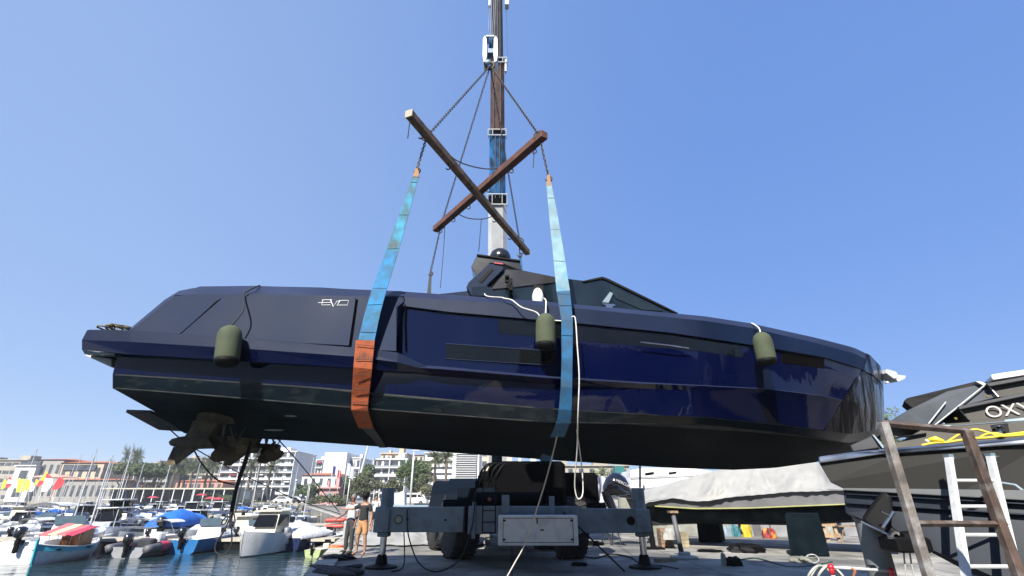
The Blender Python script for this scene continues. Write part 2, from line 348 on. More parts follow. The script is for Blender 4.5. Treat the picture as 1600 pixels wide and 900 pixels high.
def hull_pt(k, s):
    Ln = LINES[k]; Xa = max(lx(*Ln[0]), -6.31); Xb = lx(*Ln[-1]); return on_line(Ln, lerp(Xa, Xb, s))
NS = 90
ss = [1 - (1 - i/NS)**1.25 for i in range(NS + 1)]
gridp = [[hull_pt(k, s) for s in ss] for k in range(len(LINES))]
def mir(p): return V(p.x, 2*YC - p.y, p.z)
yacht = thing('motor_yacht', 'long dark navy motor yacht hanging in crane slings above the quay', 'yacht', (0.4, YC, 2.2))
m = MB()
def rows(m, ks, side=0):
    for k0, k1 in ks:
        for f in ((lambda p: p), mir):
            m.loft([[f(p) for p in gridp[k0]], [f(p) for p in gridp[k1]]], False)
# material per row: 0 navy, 1 boot, 2 bottom
m.m = 0; m.m = 4; rows(m, [(1,2)]); m.m = 0; rows(m, [(2,3),(3,4),(4,5),(6,7),(7,8)])
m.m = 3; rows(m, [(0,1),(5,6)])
m.m = 1; rows(m, [(8,9)])
m.m = 2; rows(m, [(9,10),(10,11),(11,12),(12,13)])
# transom
m.m = 0; tr = [g_[0] for g_ in gridp]; m.add(tr + [mir(p) for p in tr[::-1]], [tuple(range(2*len(tr)))])
hull = m.build('hull', [M_navy, M_boot, M_bottom, M_navylit, M_upper], yacht, smooth=28)
bm = bmesh.new(); bm.from_mesh(hull.data); bmesh.ops.remove_doubles(bm, verts=bm.verts, dist=.003); bmesh.ops.recalc_face_normals(bm, faces=bm.faces); bm.to_mesh(hull.data); bm.free()
try: hull.data.set_sharp_from_angle(angle=R(20))
except Exception: pass
# deck
m = MB(); dk = [[p + V(0, 0, -.02) for p in gridp[0]]]; dk.append([V(p.x, YC, p.z + .03) for p in gridp[0]]); dk.append([mir(p) + V(0,0,-.02) for p in gridp[0]])
m.loft(dk, False); m.build('deck', M_satin, yacht)
def YB(b): return YC - b
# black mirror bow panel beyond the seam, hull surface pushed 6 mm out
def patch(k0, k1, px0fn, mat_, name, off=.008, pxmax=1400, both=True):
    m = MB(); cols = []
    for i, s in enumerate(ss):
        a, b_ = gridp[k0][i], gridp[k1][i]
        cols.append((a, b_))
    return cols
def surf_rows(ks, s0, s1, off, n=30):
    """copy of hull rows ks between stations s0(k),s1(k), lifted off the skin"""
    rings = []
    for k in ks:
        a, b_ = s0(k), s1(k)
        rings.append([hull_pt(k, lerp(a, b_, i/n)) for i in range(n + 1)])
    out = []
    for r_, ring in enumerate(rings):
        o = []
        for i, p in enumerate(ring):
            du = ring[min(i+1, n)] - ring[max(i-1, 0)]; r2 = rings[min(r_+1, len(rings)-1)][i] - rings[max(r_-1, 0)][i]
            nn = du.cross(r2)
            if nn.length < 1e-9: nn = V(0, -1, 0)
            nn.normalize()
            if nn.y > 0 and p.y < YC - .1: nn = -nn
            if abs(p.y - YC) <= .1: nn = V(1, -.3, 0).normalized()
            o.append(p + nn * off)
        out.append(o)
    return out
ks = [2, 4, 5, 8, 9, 11]
seam = {2: .955, 4: .93, 5: .905, 8: .875, 9: .87, 11: .87}
rg = surf_rows([0, 1, 2, 3, 4, 5, 7, 8], lambda k: {0:.945,1:.945,2:.93,3:.93,4:.915,5:.893,7:.89,8:.865}[k], lambda k: 1.0, .008)
m = MB(); m.loft(rg, False); m.loft([[mir(p) for p in r_] for r_ in rg], False)
m.build('stem_panel', M_bow, yacht, smooth=12)
# stern quarter bulge: leaning side panel above and band below
def bulge_face(pts): return pts
m = MB()
up = [(203,518,2.30),(274,461,2.14),(400,459,2.14),(553,463,2.16),(631,463,2.17)]
lo = [(203,519,2.32),(274,522,2.33),(400,531,2.35),(553,545,2.37),(631,549,2.37)]
# main face
ru = [P(a, b, YB(c)) for a, b, c in up]; rl = [P(a, b, YB(c)) for a, b, c in lo]
ri = [P(a+(8 if i == 0 else 0), b-(3 if a > 210 else 0), YB(1.97)) for i, (a, b, c) in enumerate(up)]
tp = [P(a, b, YB(c)) for a, b, c in [(206,517,1.98),(312,447.5,1.95),(400,446.5,1.95),(553,452,1.97),(629,455,2.0)]]
cut = []
edge_r = [P(631,463,YB(2.17)), P(631,471,YB(2.17)), P(621,480,YB(2.34)), P(619,552,YB(2.38))]
fc = []
for i in range(25):
    a = lerp(203, 619, i/24); yu = interp([(q[0], q[1], q[2]) for q in up], a); yl = interp([(q[0], q[1], q[2]) for q in lo], a)
    fc.append([P(a, lerp(yu[0], yl[0], j/6), YB(lerp(2.16, 2.37, (lerp(yu[0], yl[0], j/6)-461)/88))) for j in range(7)])
fc.append([edge_r[0].lerp(edge_r[1], .3), edge_r[1], edge_r[2]] + [edge_r[2].lerp(edge_r[3], j/4) for j in range(1, 5)])
m.loft(fc, False)
m.add([edge_r[0], edge_r[1], edge_r[2], edge_r[3], P(619,552,YB(2.05)), P(632,470,YB(2.05))], [(0,1,5),(1,2,5),(2,3,4,5)])
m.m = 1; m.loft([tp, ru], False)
bul = m.build('quarter_bulwark', [M_satin, M_navylit], yacht)
m = MB(); m.loft([[mir(p) for p in tp], [mir(p) for p in ru], [mir(p) for p in rl]], False); m.build('quarter_bulwark', M_satin, yacht)
# band (rub rail and swim platform edge)
m = MB()
bt_ = [(136,516,2.32),(203,517,2.36),(400,530,2.39),(553,543,2.41),(621,551,2.41),(683,581,2.2)]
bmid= [(128,531,2.34),(203,534,2.39),(400,546,2.42),(553,557,2.43),(621,566,2.41),(683,582,2.2)]
bb = [(128,546,2.32),(203,554,2.34),(400,566,2.36),(553,575,2.36),(621,580,2.3),(683,584,2.18)]
bi = [(132,553,2.1),(203,559,2.1),(400,568,2.1),(553,577,2.1),(621,582,2.1),(683,585,2.1)]
bti= [(140,515,2.1),(203,516,2.1),(400,529,2.1),(553,542,2.1),(621,550,2.1),(683,580,2.1)]
rr_ = [[P(a, b, YB(c)) for a, b, c in q] for q in (bti, bt_, bmid, bb, bi)]
m.m = 1; m.loft(rr_[:3], False); m.m = 0; m.loft(rr_[2:], False)
m.loft([[mir(p) for p in q] for q in rr_], False)
for (a, b_) in ((0,1),(1,2),(2,3),(3,4)):
    p, q = rr_[a][0], rr_[b_][0]; m.add([p, q, mir(q), mir(p)], [(0,1,2,3)])
# platform top and underside
def xz(p): return p
m.add([rr_[1][0], rr_[1][1], mir(rr_[1][1]), mir(rr_[1][0])], [(0,1,2,3)])
p0 = rr_[4][0]; p1 = V(-6.2, p0.y, p0.z - .02); m.add([p0, p1, mir(p1), mir(p0)], [(0,1,2,3)])
m.build('rub_band', [M_navy, M_upper], yacht, bevel=.01)
m = MB(); a = P(130,554,YB(2.0)); b_ = P(174,574,YB(1.9)); c_ = P(174,560,YB(1.9)); m.prism([a, b_, c_], (0, 3.7, 0))
m.build('platform_underside', M_gel, yacht, bevel=.01)  # white put in for the bright reflections in this stainless lip
m = MB()
for i in range(7):
    q = P(165 + i*5, 513 - (i % 3), 7.6 + .1*i); m.tube([q + V(.1*math.cos(t*.9+i), .14*math.sin(t*.9), .015*i*.2) for t in range(8)], .014, 6)
m.build('mooring_line', simple('khaki_rope', (.16, .14, .08), .9), yacht, smooth=True)
# fold-out side door with its shadow gap
def face_b(y): return lerp(2.15, 2.365, (y - 461) / 84)
door = [(278,525.5),(345,467),(352,461.8),(556,465),(545,540)]
m = MB(); m.prism([P(a, b, YB(face_b(b) + .035)) for a, b in door], (0, .03, 0)); m.build('side_door', M_satin, yacht, bevel=.004)
m = MB(); m.prism([P(a, b, YB(face_b(b) + .008)) for a, b in [(275,527.5),(343,466),(350,460.8),(560.5,463),(548.5,543.5)]], (0, .02, 0)); m.build('door_shadow_gap', M_seam, yacht)
m = MB()
for q in ([(279,524),(345,466.5)],): m.tube([P(a, b, YB(face_b(b) + .04)) for a, b in q], .006, 5)
m.build('panel_seam', M_seam, yacht)
# line logo on the door
m = MB(); lg = lambda x, y: (450 + x*.3445, 430 + y*.3445)
for q in ([(137,125),(195,124)], [(155,112),(200,112)], [(158,112),(153,135),(193,135)], [(193,112),(206,143),(222,118),(240,115),(275,115),(270,136),(222,136),(235,118)]):
    m.tube([P(*lg(*w), YB(face_b(lg(*w)[1]) + .043)) for w in q], .0065, 6)
m.build('emblem', M_white, yacht)
# windows
def win(name, pts, b0, mat_=M_glass, th=.02, off=.012):
    m = MB(); m.prism([P(a, b, YB(b0(a) + off)) for a, b in pts], (0, th, 0)); return m.build(name, mat_, yacht)
def skin_strip(name, k, x0, x1, t0, t1, off, mat_):
    """strip lying on hull row k..k+1 between columns"""
    m = MB(); A, B = [], []
    n = 24
    for i in range(n + 1):
        a = lerp(x0, x1, i/n); ya, ca = interp(LINES[k], a); yb, cb = interp(LINES[k+1], a)
        A.append(P(a, lerp(ya, yb, t0), YB(lerp(ca, cb, t0) + off))); B.append(P(a, lerp(ya, yb, t1), YB(lerp(ca, cb, t1) + off)))
    m.loft([A, B, [p + V(0,.03,0) for p in B], [p + V(0,.03,0) for p in A]], True, True); return m.build(name, mat_, yacht)
skin_strip('hull_window', 3, 779, 839, .08, .98, .006, M_glass)
skin_strip('hull_window', 3, 868, 1160, .08, .98, .006, M_glass)
skin_strip('hull_window', 3, 1221, 1288, .1, .95, .006, mat('brown_glass', (.004, .0035, .003), .06, spec=.2))
win('hull_window', [(697,537.5),(868,549.5),(868,570),(697,559)], lambda a: 2.14)
win('window_frame', [(696,536),(869,548),(869,549.3),(696,537.3)], lambda a: 2.15, M_satin)
win('window_frame', [(696,559.5),(869,570.5),(869,571.6),(696,560.6)], lambda a: 2.15, M_satin)
m = MB(); m.tube([P(1000, 534.5, YB(2.19)), P(1050, 540, YB(2.16)), P(1076, 544, YB(2.12))], .012, 6); m.build('door_bar', M_steel, yacht)
skin_strip('scum_line', 8, 180, 1290, -.04, .05, .004, mat('dried_scum', (.020,.023,.022), .9, var=.8, scale=6, dirt=(.006,.01,.014), dscale=5, damt=1, stretch=(1,1,3)))
skin_strip('scum_line', 8, 180, 1290, .93, 1.0, .004, MATS['dried_scum'])
# groove line of the upper topside and small scrapes
m = MB(); m.tube([P(a, b, YB(c)) for a, b, c in [(633,476,2.185),(633,508,2.17),(634,548,2.19)]], .012, 6); m.build('shadow_gap', M_seam, yacht)
m = MB(); m.tube([P(1346,552,YB(.86)), P(1312,596,YB(1.10)), P(1281,639,YB(1.165))], .006, 5); m.build('stem_seam', M_seam, yacht)
# canopy
Yn, Yf = 8.35, 2*YC - 8.35
m = MB()
prof = [(770,452),(790,420),(812,421),(872,433),(915,438.5),(941,432.5),(950,435),(1058,489),(1062,500),(760,480)]
m.prism([P(a, b, Yn) for a, b in prof], (0, Yf - Yn, 0)); m.build('canopy', M_glassb, yacht, bevel=.02)
m = MB(); slab(m, [(768,451.5),(791,421),(812,422),(876,434.5),(876,440),(800,449)], Yn - .03, .028); m.build('canopy_side', M_brown, yacht)
m = MB(); slab(m, [(910,439),(941,432),(950,435),(1060,489),(1056,489.5),(948,437.5),(941,435),(912,440.5)], Yn - .035, .03); m.build('canopy_frame', M_black, yacht)
m = MB(); slab(m, [(950,444),(962,450),(1036,486),(1004,484),(962,466)], Yn - .02, .018); m.build('windscreen', mat('grey_glass', (.015,.024,.029), .08, spec=.4), yacht)
m = MB(); slab(m, [(953,456),(958,458),(951,473),(941,472)], Yn - .06, .05); m.build('wiper', M_crane, yacht)
m = MB()
slab(m, [(941,473),(962,475.5),(961,478),(942,476)], 7.9, .05); slab(m, [(946,476),(958,477.5),(957,482),(947,481)], 7.9, .05)
m.build('cleat', M_steel, yacht, bevel=.005)
m = MB(); slab(m, [(660,462),(700,458),(735,454),(790,470),(660,468)], 8.6, 2.0); m.build('coaming', M_satin, yacht)
# radar arch: side leg, upper wing, dome
m = MB()
for Y0 in (8.25, 2*YC - 8.45):
    m = MB(); slab(m, [(764,411.5),(787,412.5),(787,421),(761,446),(776,463),(737,463),(728.5,449),(732,441)], Y0, .2)
    leg = m.build('arch_leg', M_satin, yacht, bevel=.015)
m = MB(); slab(m, [(766,419),(771,421),(753,441),(748,439)], 8.235, .02); m.build('leg_slot', M_black, yacht)
m = MB(); slab(m, [(737,449),(760,447),(772,462),(738,462)], 8.23, .03); m.build('arch_foot', M_glassb, yacht)
m = MB(); slab(m, [(746,397),(812,406.5),(815,422),(808,421),(786,412),(766,411),(745,431),(736,417)], 8.5, 2.2); m.build('arch_wing', M_brown, yacht, bevel=.012)
m = MB(); slab(m, [(745,396.6),(813,406),(813,408),(745,398.4)], 8.46, 2.28); m.build('wing_edge', M_black, yacht)
m = MB(); dc = P(781.5, 404, YC); m.lathe([(.235, -.08), (.24, 0), (.235, .05), (.2, .14), (.13, .2), (.05, .228), (0, .23)], dc, seg=28); m.build('radar_dome', mat('black_gloss_plastic', (.012,.013,.015), .25, coat=.3), yacht, smooth=True)
m = MB(); q = P(797, 433, 8.1)
for i in range(5): m.box(q + V(rng.uniform(-.06,.06), 0, rng.uniform(-.25,.2)), (.08, .06, .12), bev=.01)
m.build('light_cluster', M_black, yacht)
m = MB(); slab(m, [(772,409.8),(786,411.5),(786,413),(772,411.3)], 8.22, .03); m.build('red_light', simple('red_lens', (.5,.02,.03), .3), yacht)
m = MB(); m.ball(P(840.5, 466, 7.95), (.105, .1, .2), 16, 10); m.build('deck_vent', M_white, yacht, smooth=True)
m = MB(); slab(m, [(834,445),(848,445.5),(850,455),(833,454)], 8.2, .06); m.build('vent_bracket', M_black, yacht)
# anchor at the stem
m = MB(); q = lambda a, b: P(a, b, YC)
m.prism([q(1379,579)+V(0,-.12,0), q(1394,583)+V(0,-.12,0), q(1399,592)+V(0,-.12,0), q(1390,594)+V(0,-.12,0), q(1378,585)+V(0,-.12,0)], (0, .24, 0))
m.prism([q(1398,590), q(1405,586), q(1416,587), q(1414,592), q(1405,596), q(1386,599), q(1385,596)], (0, .06, 0)); m.build('anchor', M_alu, yacht, bevel=.008)
m = MB(); m.box(P(1371, 587, YB(.12)), (.06, .05, .09)); m.build('bow_light', M_steel, yacht)
# trim tab, pods
m = MB(); m.prism([P(198,640,9.0), P(236,641,8.6), P(296,671,10.2), P(249,668,10.4)], (0, 0, -.05)); m.build('trim_tab', M_bottom, yacht)
def pod(cx, cy, Y, s):
    o = P(cx, cy, Y); k = s
    base = MB(); base.lathe([(.42*k, .02), (.40*k, -.06), (.25*k, -.12), (0, -.13)], o + V(.25*k, 0, .32*k), seg=24); b0 = base.build('pod_base', M_bronze, yacht, smooth=50)
    m = MB(); sec = []
    for (dz, x0, x1, w) in ((.30, -.28, .42, .16), (.1, -.30, .22, .12), (-.06, -.38, .16, .10), (-.2, -.42, .1, .07)):
        sec.append([o + V(x, y, dz)*1 for x, y in ((x0*k, 0), (lerp(x0,x1,.3)*k, -w*k), (x1*k*.8, -w*.8*k), (x1*k, 0), (x1*k*.8, w*.8*k), (lerp(x0,x1,.3)*k, w*k))])
    m.loft(sec, True, True)
    m.lathe([(0, -.62*k), (.06*k, -.56*k), (.10*k, -.4*k), (.12*k, -.1*k), (.11*k, .22*k), (.10*k, .42*k)], o + V(0, 0, -.12*k), axis='X', seg=16)
    m.prism([o + V(-.5*k, -.015, -.2*k), o + V(-.05*k, -.015, -.22*k), o + V(-.38*k, -.015, -.5*k), o + V(-.56*k, -.015, -.5*k)], (0, .03, 0))
    m.build('pod_leg', M_bronze, yacht, smooth=40)
    for j, (xo, ang0) in enumerate(((.34, .2), (.56, .8))):
        pr = MB(); pr.lathe([(.1*k, -.09*k), (.105*k, 0), (.08*k, .1*k)], o + V(xo*k, 0, -.12*k), axis='X', seg=14)
        for b3 in range(4):
            a = ang0 + b3*math.pi/2; c = o + V(xo*k, 0, -.12*k); rd = V(0, math.cos(a), math.sin(a)); tg = V(0, -math.sin(a), math.cos(a)); ax = V(1, 0, 0)
            tw = (tg*.8 + ax*.6).normalized(); r_ = []
            for (rad, ch) in ((.08, .07), (.18, .15), (.27, .16), (.33, .08)):
                p = c + rd*rad*k; r_.append([p - tw*ch*k - ax*.01, p + tw*ch*k - ax*.01, p + tw*ch*k + ax*.012, p - tw*ch*k + ax*.012])
            pr.loft(r_, True, True)
        pr.build('propeller', M_bronze, yacht)
pod(320, 680, 9.0, 1.0); pod(394, 692, 10.6, .9)
m = MB(); m.ball(P(428,672,8.9), (.18,.1,.012), 12, 6); m.build('bottom_fitting', simple('bare_patch', (.25,.27,.25), .7), yacht); m = MB(); m.ball(P(455,650,8.4), (.12,.07,.012), 12, 6); m.build('bottom_fitting', simple('bare_patch', (.35,.37,.35), .7), yacht)

# ---------------------------------------------------------------- fenders on the yacht
def fender(pa, pb, Y, r, ropepts, label):
    top, bot = P(*pa, Y), P(*pb, Y); ax = (bot - top); L = ax.length; ax.normalize()
    rot = V(0, 0, -1).rotation_difference(ax).to_matrix()
    t = thing('fender', label, 'fender', top, 'olive fenders hung along the navy yacht')
    m = MB(); m.lathe([(0, 0), (r*.45, -.015), (r*.8, -.06), (r*.97, -.13), (r, -.2), (r, -L*.8), (r*.98, -L*.84)], top, seg=22, rot=rot); m.build('cover', M_olive, t, smooth=True)
    m = MB(); m.lathe([(r*1.01, -L*.83), (r*.99, -L*.9), (r*.75, -L*.97), (r*.3, -L), (0, -L)], top, seg=22, rot=rot); m.build('base_cap', M_black, t, smooth=True)
    m = MB(); m.tube([P(*q) for q in ropepts] + [top + V(0, 0, .0)], .012, 6, smooth=5); m.build('lanyard', M_rope if 'bow' in label or 'middle' in label else M_brope, t, smooth=True)
fender((361,509), (353,573), 6.98, .17, [(406,446,7.62),(396,450,7.45),(381,460,7.36),(380,485,7.1)], 'olive fender with black base hanging nearest the stern')
fender((852.5,490), (852.5,547), 7.15, .155, [(850,466,7.5),(853,470,7.36),(853,480,7.3)], 'pale olive fender hanging in the middle of the hull beside the blue sling')
fender((1188,519), (1200,571), 7.4, .145, [(1174,505,7.85),(1180,508,7.72),(1186,513,7.55)], 'olive fender with black base hanging by the bow')
def rope(name, label, pts, r, m_, cat='rope', sm=6, group=None):
    m = MB(); m.tube([P(*p) for p in pts], r, 7, smooth=sm); o = m.build(name, m_, smooth=True); return tag(o, label, cat, group)
rope('rope', 'white rope lying over the gunwale and looping down to the middle fender', [(757,459,7.75),(762,463,7.5),(785,465,7.5),(787,466,7.42),(800,469,7.38),(815,480,7.28),(838,488,7.25),(848,499,7.2),(870,501,7.2),(882,501,7.15),(894,495,7.1),(899,499,7.1),(902,540,7.1),(905,590,7.12),(903,650,7.3),(902,700,7.8),(898,755,8.2),(902,778,8.3),(909,776,8.3),(911,760,8.3),(908,720,8.2),(898,650,7.9)], .010, M_rope)
rope('rope', 'thin pale line hanging from the keel and running down to the quay', [(873,668,8.0),(866,700,8.6),(850,760,9.2),(822,845,9.8),(804,880,9.8),(786,912,9.6)], .013, mat('pale_line', (.45,.43,.38), .8))
rope('rope', 'thin cord hanging from the lower left spreader beam end', [(696,335,11.2),(693,390,11.2),(688,450,11.2)], .008, M_brope)
# thick bundle of black ropes below the pods
t = thing('rope_bundle', 'thick bundle of black ropes hanging from the pods to the water', 'rope', P(360, 800, 9.6))
for j in range(6):
    dx = rng.uniform(-3, 3); m = MB()
    m.tube([P(392+dx*.4, 690, 9.7), P(384+dx, 720, 9.6), P(372+dx*.8, 755, 9.6), P(364+dx, 790, 9.6+.05*j), P(360+dx*.6, 815, 9.6)], .015, 7, smooth=6); m.build('strand', M_brope, t, smooth=True)
m = MB(); m.tube([P(358,812,9.6), P(350,830,9.6), P(338,848,9.6), P(337,862,9.6), P(347,867,9.6), P(356,862,9.6), P(362,848,9.6), P(361,815,9.6)], .013, 7, smooth=6)
m.tube([P(356,805,9.6), P(349,812,9.6), P(346,819,9.6), P(352,818,9.6), P(357,806,9.6)], .012, 7, smooth=6); m.tube([P(362,800,9.5), P(359,818,9.5), P(367,816,9.5), P(365,800,9.5)], .012, 7, smooth=6); m.build('loop', M_brope, t, smooth=True)
m = MB(); m.tube([P(408,700,9.6), P(398,720,9.6), P(380,750,9.6), P(368,800,9.6)], .012, 6, smooth=5); m.build('strand', M_rope, t, smooth=True)
rope('rope', 'dark tag line from the yacht bottom to the pointing man', [(434,686,9.6),(470,726,12),(512,778,15),(530,800,16.3)], .012, M_brope, sm=4)
rope('rope', 'black line curving from the first pod to the rope bundle', [(304,705,9.2),(318,728,9.3),(340,750,9.5),(366,757,9.6)], .013, M_brope)
rope('rope', 'black line stretched from the pods over the marina to the quay edge', [(262,668,9.2),(300,698,9.8),(380,742,12),(470,783,15),(532,803,16.6)], .011, M_brope)

# ---------------------------------------------------------------- unseen shed added behind the viewer to cut sky fill and mirror in the hull
sh = thing('unseen_shed', 'unseen dark shed added behind the viewer to dim sky light and mirror in the hull', 'building', (22, -16, 0))
m = MB(); m.box(V(24, -18, 5), (46, 12, 10)); m.build('wall', mat('unseen_shed_dark', (.06,.065,.07), .7, var=.2, scale=.5), sh)
m = MB(); m.prism([V(.5,-11.5,10), V(.5,-24.5,10), V(.5,-18,12.6)], (47,0,0)); m.build('roof', mat('unseen_shed_roofing', (.12,.12,.12), .7), sh)  # roof of the added unseen shed
for k in range(5):
    m = MB(); m.box(V(6+k*9, -11.95, 3.4), (5.6, .2, 6.8)); m.build('door', mat('unseen_shed_door', (.16,.17,.18), .6, var=.1), sh)  # doors of the added unseen shed
# ---------------------------------------------------------------- rigging
A1, A2 = P(640,172,6.8), P(824,390,12.35); B1, B2 = P(851,214,7.4), P(680,362,11.3)
A1.z -= .09; A2.z -= .09; B1.z += .07; B2.z += .07; zA = (A1.z + A2.z)/2; zB = (B1.z + B2.z)/2
def oncol(p, Y): return P(*p, Y)
HOOK = P(766, 103, YC)
def beam(name, label, a, b_, w, m_, mend):
    t = thing(name, label, 'beam', (a + b_)/2, 'spreader beams in the lifting rig')
    d = (b_ - a).normalized(); s = d.cross(V(0,0,1)).normalized(); u = s.cross(d)
    m = MB(); ring = lambda p, k=1: [p + (s*x + u*y)*w/2*k for x, y in ((-1,-1),(1,-1),(1,1),(-1,1))]
    n = 14; rr = random.Random(int(w*1000)); m.loft([[q + u*rr.uniform(-.004,.004) for q in ring(a.lerp(b_, i/n))] for i in range(n+1)], True, True)
    m.build('timber' if 'timber' in label else 'girder', m_, t, bevel=.012)
    if mend is not None:
        m = MB()
        for p in (a - d*.006, b_ + d*.006): m.loft([ring(p - d*.012, 1.03), ring(p + d*.012, 1.03)], True, True)
        m.build('end_grain', mend, t)
    if 'timber' not in label:
        m = MB()
        for sg in (-1, 1): m.loft([[q + s*sg*w*.5 for q in ring(a, .28)], [q + s*sg*w*.5 for q in ring(b_, .28)]], True, True)
        m.build('flange', M_red, t)
    for f in (.07, .24, .43, .62, .78, .93):
        p = a.lerp(b_, f) - u*w*.5; m = MB()
        m.tube([p, p - V(0,0,.07)], .012, 5); m.tube([p - V(0,0,.07) + V(.045*math.sin(q_), 0, -.05 + .05*math.cos(q_)) for q_ in [i*.6 for i in range(8)]], .013, 6)
        m.build('hook', M_chain, t, smooth=True)
    return t, u
tA, uA = beam('spreader_beam', 'long weathered timber spreader beam crossing over the red one', A1, A2, .15, M_wood, simple('end_grain', (.42,.36,.28), .9))
tB, uB = beam('spreader_beam', 'rusty red steel spreader beam under the timber one', B1, B2, .16, M_red, None)
def chain_path(m, pts, link=.085, r=.011):
    pts = [Vector(p) for p in pts]; k = 0
    for a, b_ in zip(pts, pts[1:]):
        L = (b_ - a).length; d = (b_ - a)/L; n = max(1, int(L/(link*.78))); s0 = d.orthogonal().normalized(); s1 = d.cross(s0)
        for i in range(n):
            c = a + d*(L*(i+.5)/n); s = s0 if k % 2 else s1; k += 1; loop = []
            for q in range(10):
                t_ = 2*math.pi*q/10; loop.append(c + d*(link*.5*math.cos(t_)) + s*(link*.27*math.sin(t_)))
            rings = []
            nn = d.cross(s)
            for q in range(10):
                p = loop[q]; out = (p - c).normalized(); rings.append([p + (out*math.cos(w)+nn*math.sin(w))*r for w in (0, 2.1, 4.2)])
            m.loft(rings + [rings[0]], True)
ends = {}
def chain(label, top, mid, low):
    t = thing('lifting_chain', label, 'chain', top, 'chains of the lifting rig')
    m = MB(); chain_path(m, [top, mid]); m.build('upper_chain', M_chain, t)
    m = MB(); chain_path(m, [mid + V(0,0,-.02), low]); m.build('lower_chain', M_chain, t)
    m = MB(); m.tube([mid + V(.11*math.cos(q), 0, .11*math.sin(q)) for q in [i*math.pi/6 for i in range(13)]], .016, 6); m.build('shackle', M_chain, t, smooth=True)
    m = MB(); m.tube([low + V(0,0,.03), low, low + V(.05,0,-.04), low + V(.045,0,-.1), low + V(-.01,0,-.12), low + V(-.05,0,-.08)], .02, 7, smooth=3); m.build('sling_hook', M_chain, t, smooth=True)
NL, NR, FL, FR = P(652,262,7.3), P(857,275,7.4), P(673,424,11.4), P(812,395,11.6)
chain('chain from the hook to the left end of the timber beam', HOOK, P(667,213,7.48), NL)
chain('chain from the hook to the right end of the red beam', HOOK, P(843,212,7.52), NR)
chain('chain from the hook to the far left end of the red beam', HOOK, P(689,352,11.1), FL)
chain('chain from the hook to the far right end of the timber beam', HOOK, P(812,377,11.9), FR)
rope('rope', 'dark rope looped between the two beams above their crossing', [(690,230,8.2),(712,250,8.4),(738,260,8.6),(765,264,8.7),(790,260,8.7),(812,250,8.5)], .014, M_chain)
rope('rope', 'dark rope looped between the two beams below their crossing', [(715,334,10.6),(732,341,10.7),(755,342,10.8),(775,336,10.8)], .014, M_chain)
rope('tag_cord', 'short cord dangling from the left end of the timber beam', [(641,182,6.85),(639,200,6.85),(637,216,6.85)], .010, M_brope, cat='cord')
rope('tag_cord', 'short cord dangling near the right end of the red beam', [(834,232,7.8),(834,248,7.8),(833,262,7.8)], .008, M_brope, cat='cord')
rope('tag_cord', 'cord with a weight hanging left of the crane mast base', [(752,343,10.8),(750,368,10.8),(748,393,10.8)], .009, M_brope, cat='cord')
# slings
def cross_lines(t, path, ws, n, seed):
    rr = random.Random(seed)
    for k in range(n):
        f = (k + rr.uniform(.2,.8))/n*(len(path)-1); i = int(f); p = path[i].lerp(path[min(i+1,len(path)-1)], f-i); w = lerp(ws[i], ws[min(i+1,len(ws)-1)], f-i)
        m = MB(); m.tube([p + V(-w*.48,-.012,rr.uniform(-.008,.008)), p + V(w*.48,-.012,rr.uniform(-.008,.008))], rr.choice((.002,.003,.004)), 4); m.build('stitching', simple('seam_dark_blue', (.012,.05,.08), .9), t)
def sling(label, near, far, wn, grp='blue lifting slings under the navy yacht'):
    t = thing('lifting_sling', label, 'sling', near[0], grp); return t
def strip(t, name, pts, widths, m_, wd=(1,0,0), th=.014, sub=4):
    pts = [Vector(p) for p in pts]; n = len(pts); q = []; w = []
    for i in range(n-1):
        for k in range(sub): q.append(pts[i].lerp(pts[i+1], k/sub)); w.append(lerp(widths[i], widths[i+1], k/sub))
    q.append(pts[-1]); w.append(widths[-1]); m = MB(); m.ribbon(q, w, wd, th); return m.build(name, m_, t)
t = sling('front left blue sling with an orange chafe sleeve around the hull', (NL,), None, 0)
strip(t, 'webbing', [P(651,272,7.3), P(636,320,7.26), P(613,392,7.2)], [.10,.155,.21], M_sling)
strip(t, 'lower_webbing', [P(613,392,7.2), P(592,455,7.14), P(582,490,7.12), P(572.5,532,7.1)], [.21,.235,.245,.25], mat('mid_blue_webbing', (.015,.16,.34), .8, var=.35, scale=6, bump=.004, bscale=50, dirt=(.03,.09,.12), dscale=4, damt=.9))
cross_lines(t, [P(651,272,7.3), P(636,320,7.26), P(613,392,7.2), P(592,455,7.14), P(582,490,7.12), P(572.5,532,7.1)], [.10,.155,.21,.235,.245,.25], 6, 3)
strip(t, 'end_loop', [P(652,264,7.3), P(650,277,7.3)], [.06,.11], simple('tan_leather', (.32,.17,.08), .8), th=.04)
strip(t, 'sleeve', [P(571,532,7.08), P(567,575,7.14), P(563,620,7.42), P(562,640,7.5), P(572,668,8.3)], [.29,.28,.26,.25,.24], M_sleeve, th=.03)
m = MB()
for k in range(5):
    a_ = lerp(538, 630, k/4); x = lerp(570.5, 562.5, k/4); Yk = interp([(532,7.04),(575,7.10),(620,7.38),(640,7.46)], a_)[0]
    m.tube([P(x-13, a_+rng.uniform(-2,2), Yk), P(x+13, a_+rng.uniform(-2,2)+1, Yk)], .005, 5)
m.build('stitching', simple('sleeve_seam', (.07,.025,.015), .8), t)
strip(t, 'keel_webbing', [P(570,664,8.25), P(588,684,9.0), P(598,699,9.58), P(598,699,9.62)], [.22,.16,.13,.12], M_sleevek)
b0 = P(598,699,9.6); strip(t, 'far_webbing', [b0, V(b0.x, 11.8, b0.z+.35), V(b0.x+.1, 11.95, 4.6), FL + V(0,0,-.9), FL], [.14,.2,.2,.13,.05], M_sleevek)
t = sling('front right pale blue sling down over the middle of the hull', (NR,), None, 0)
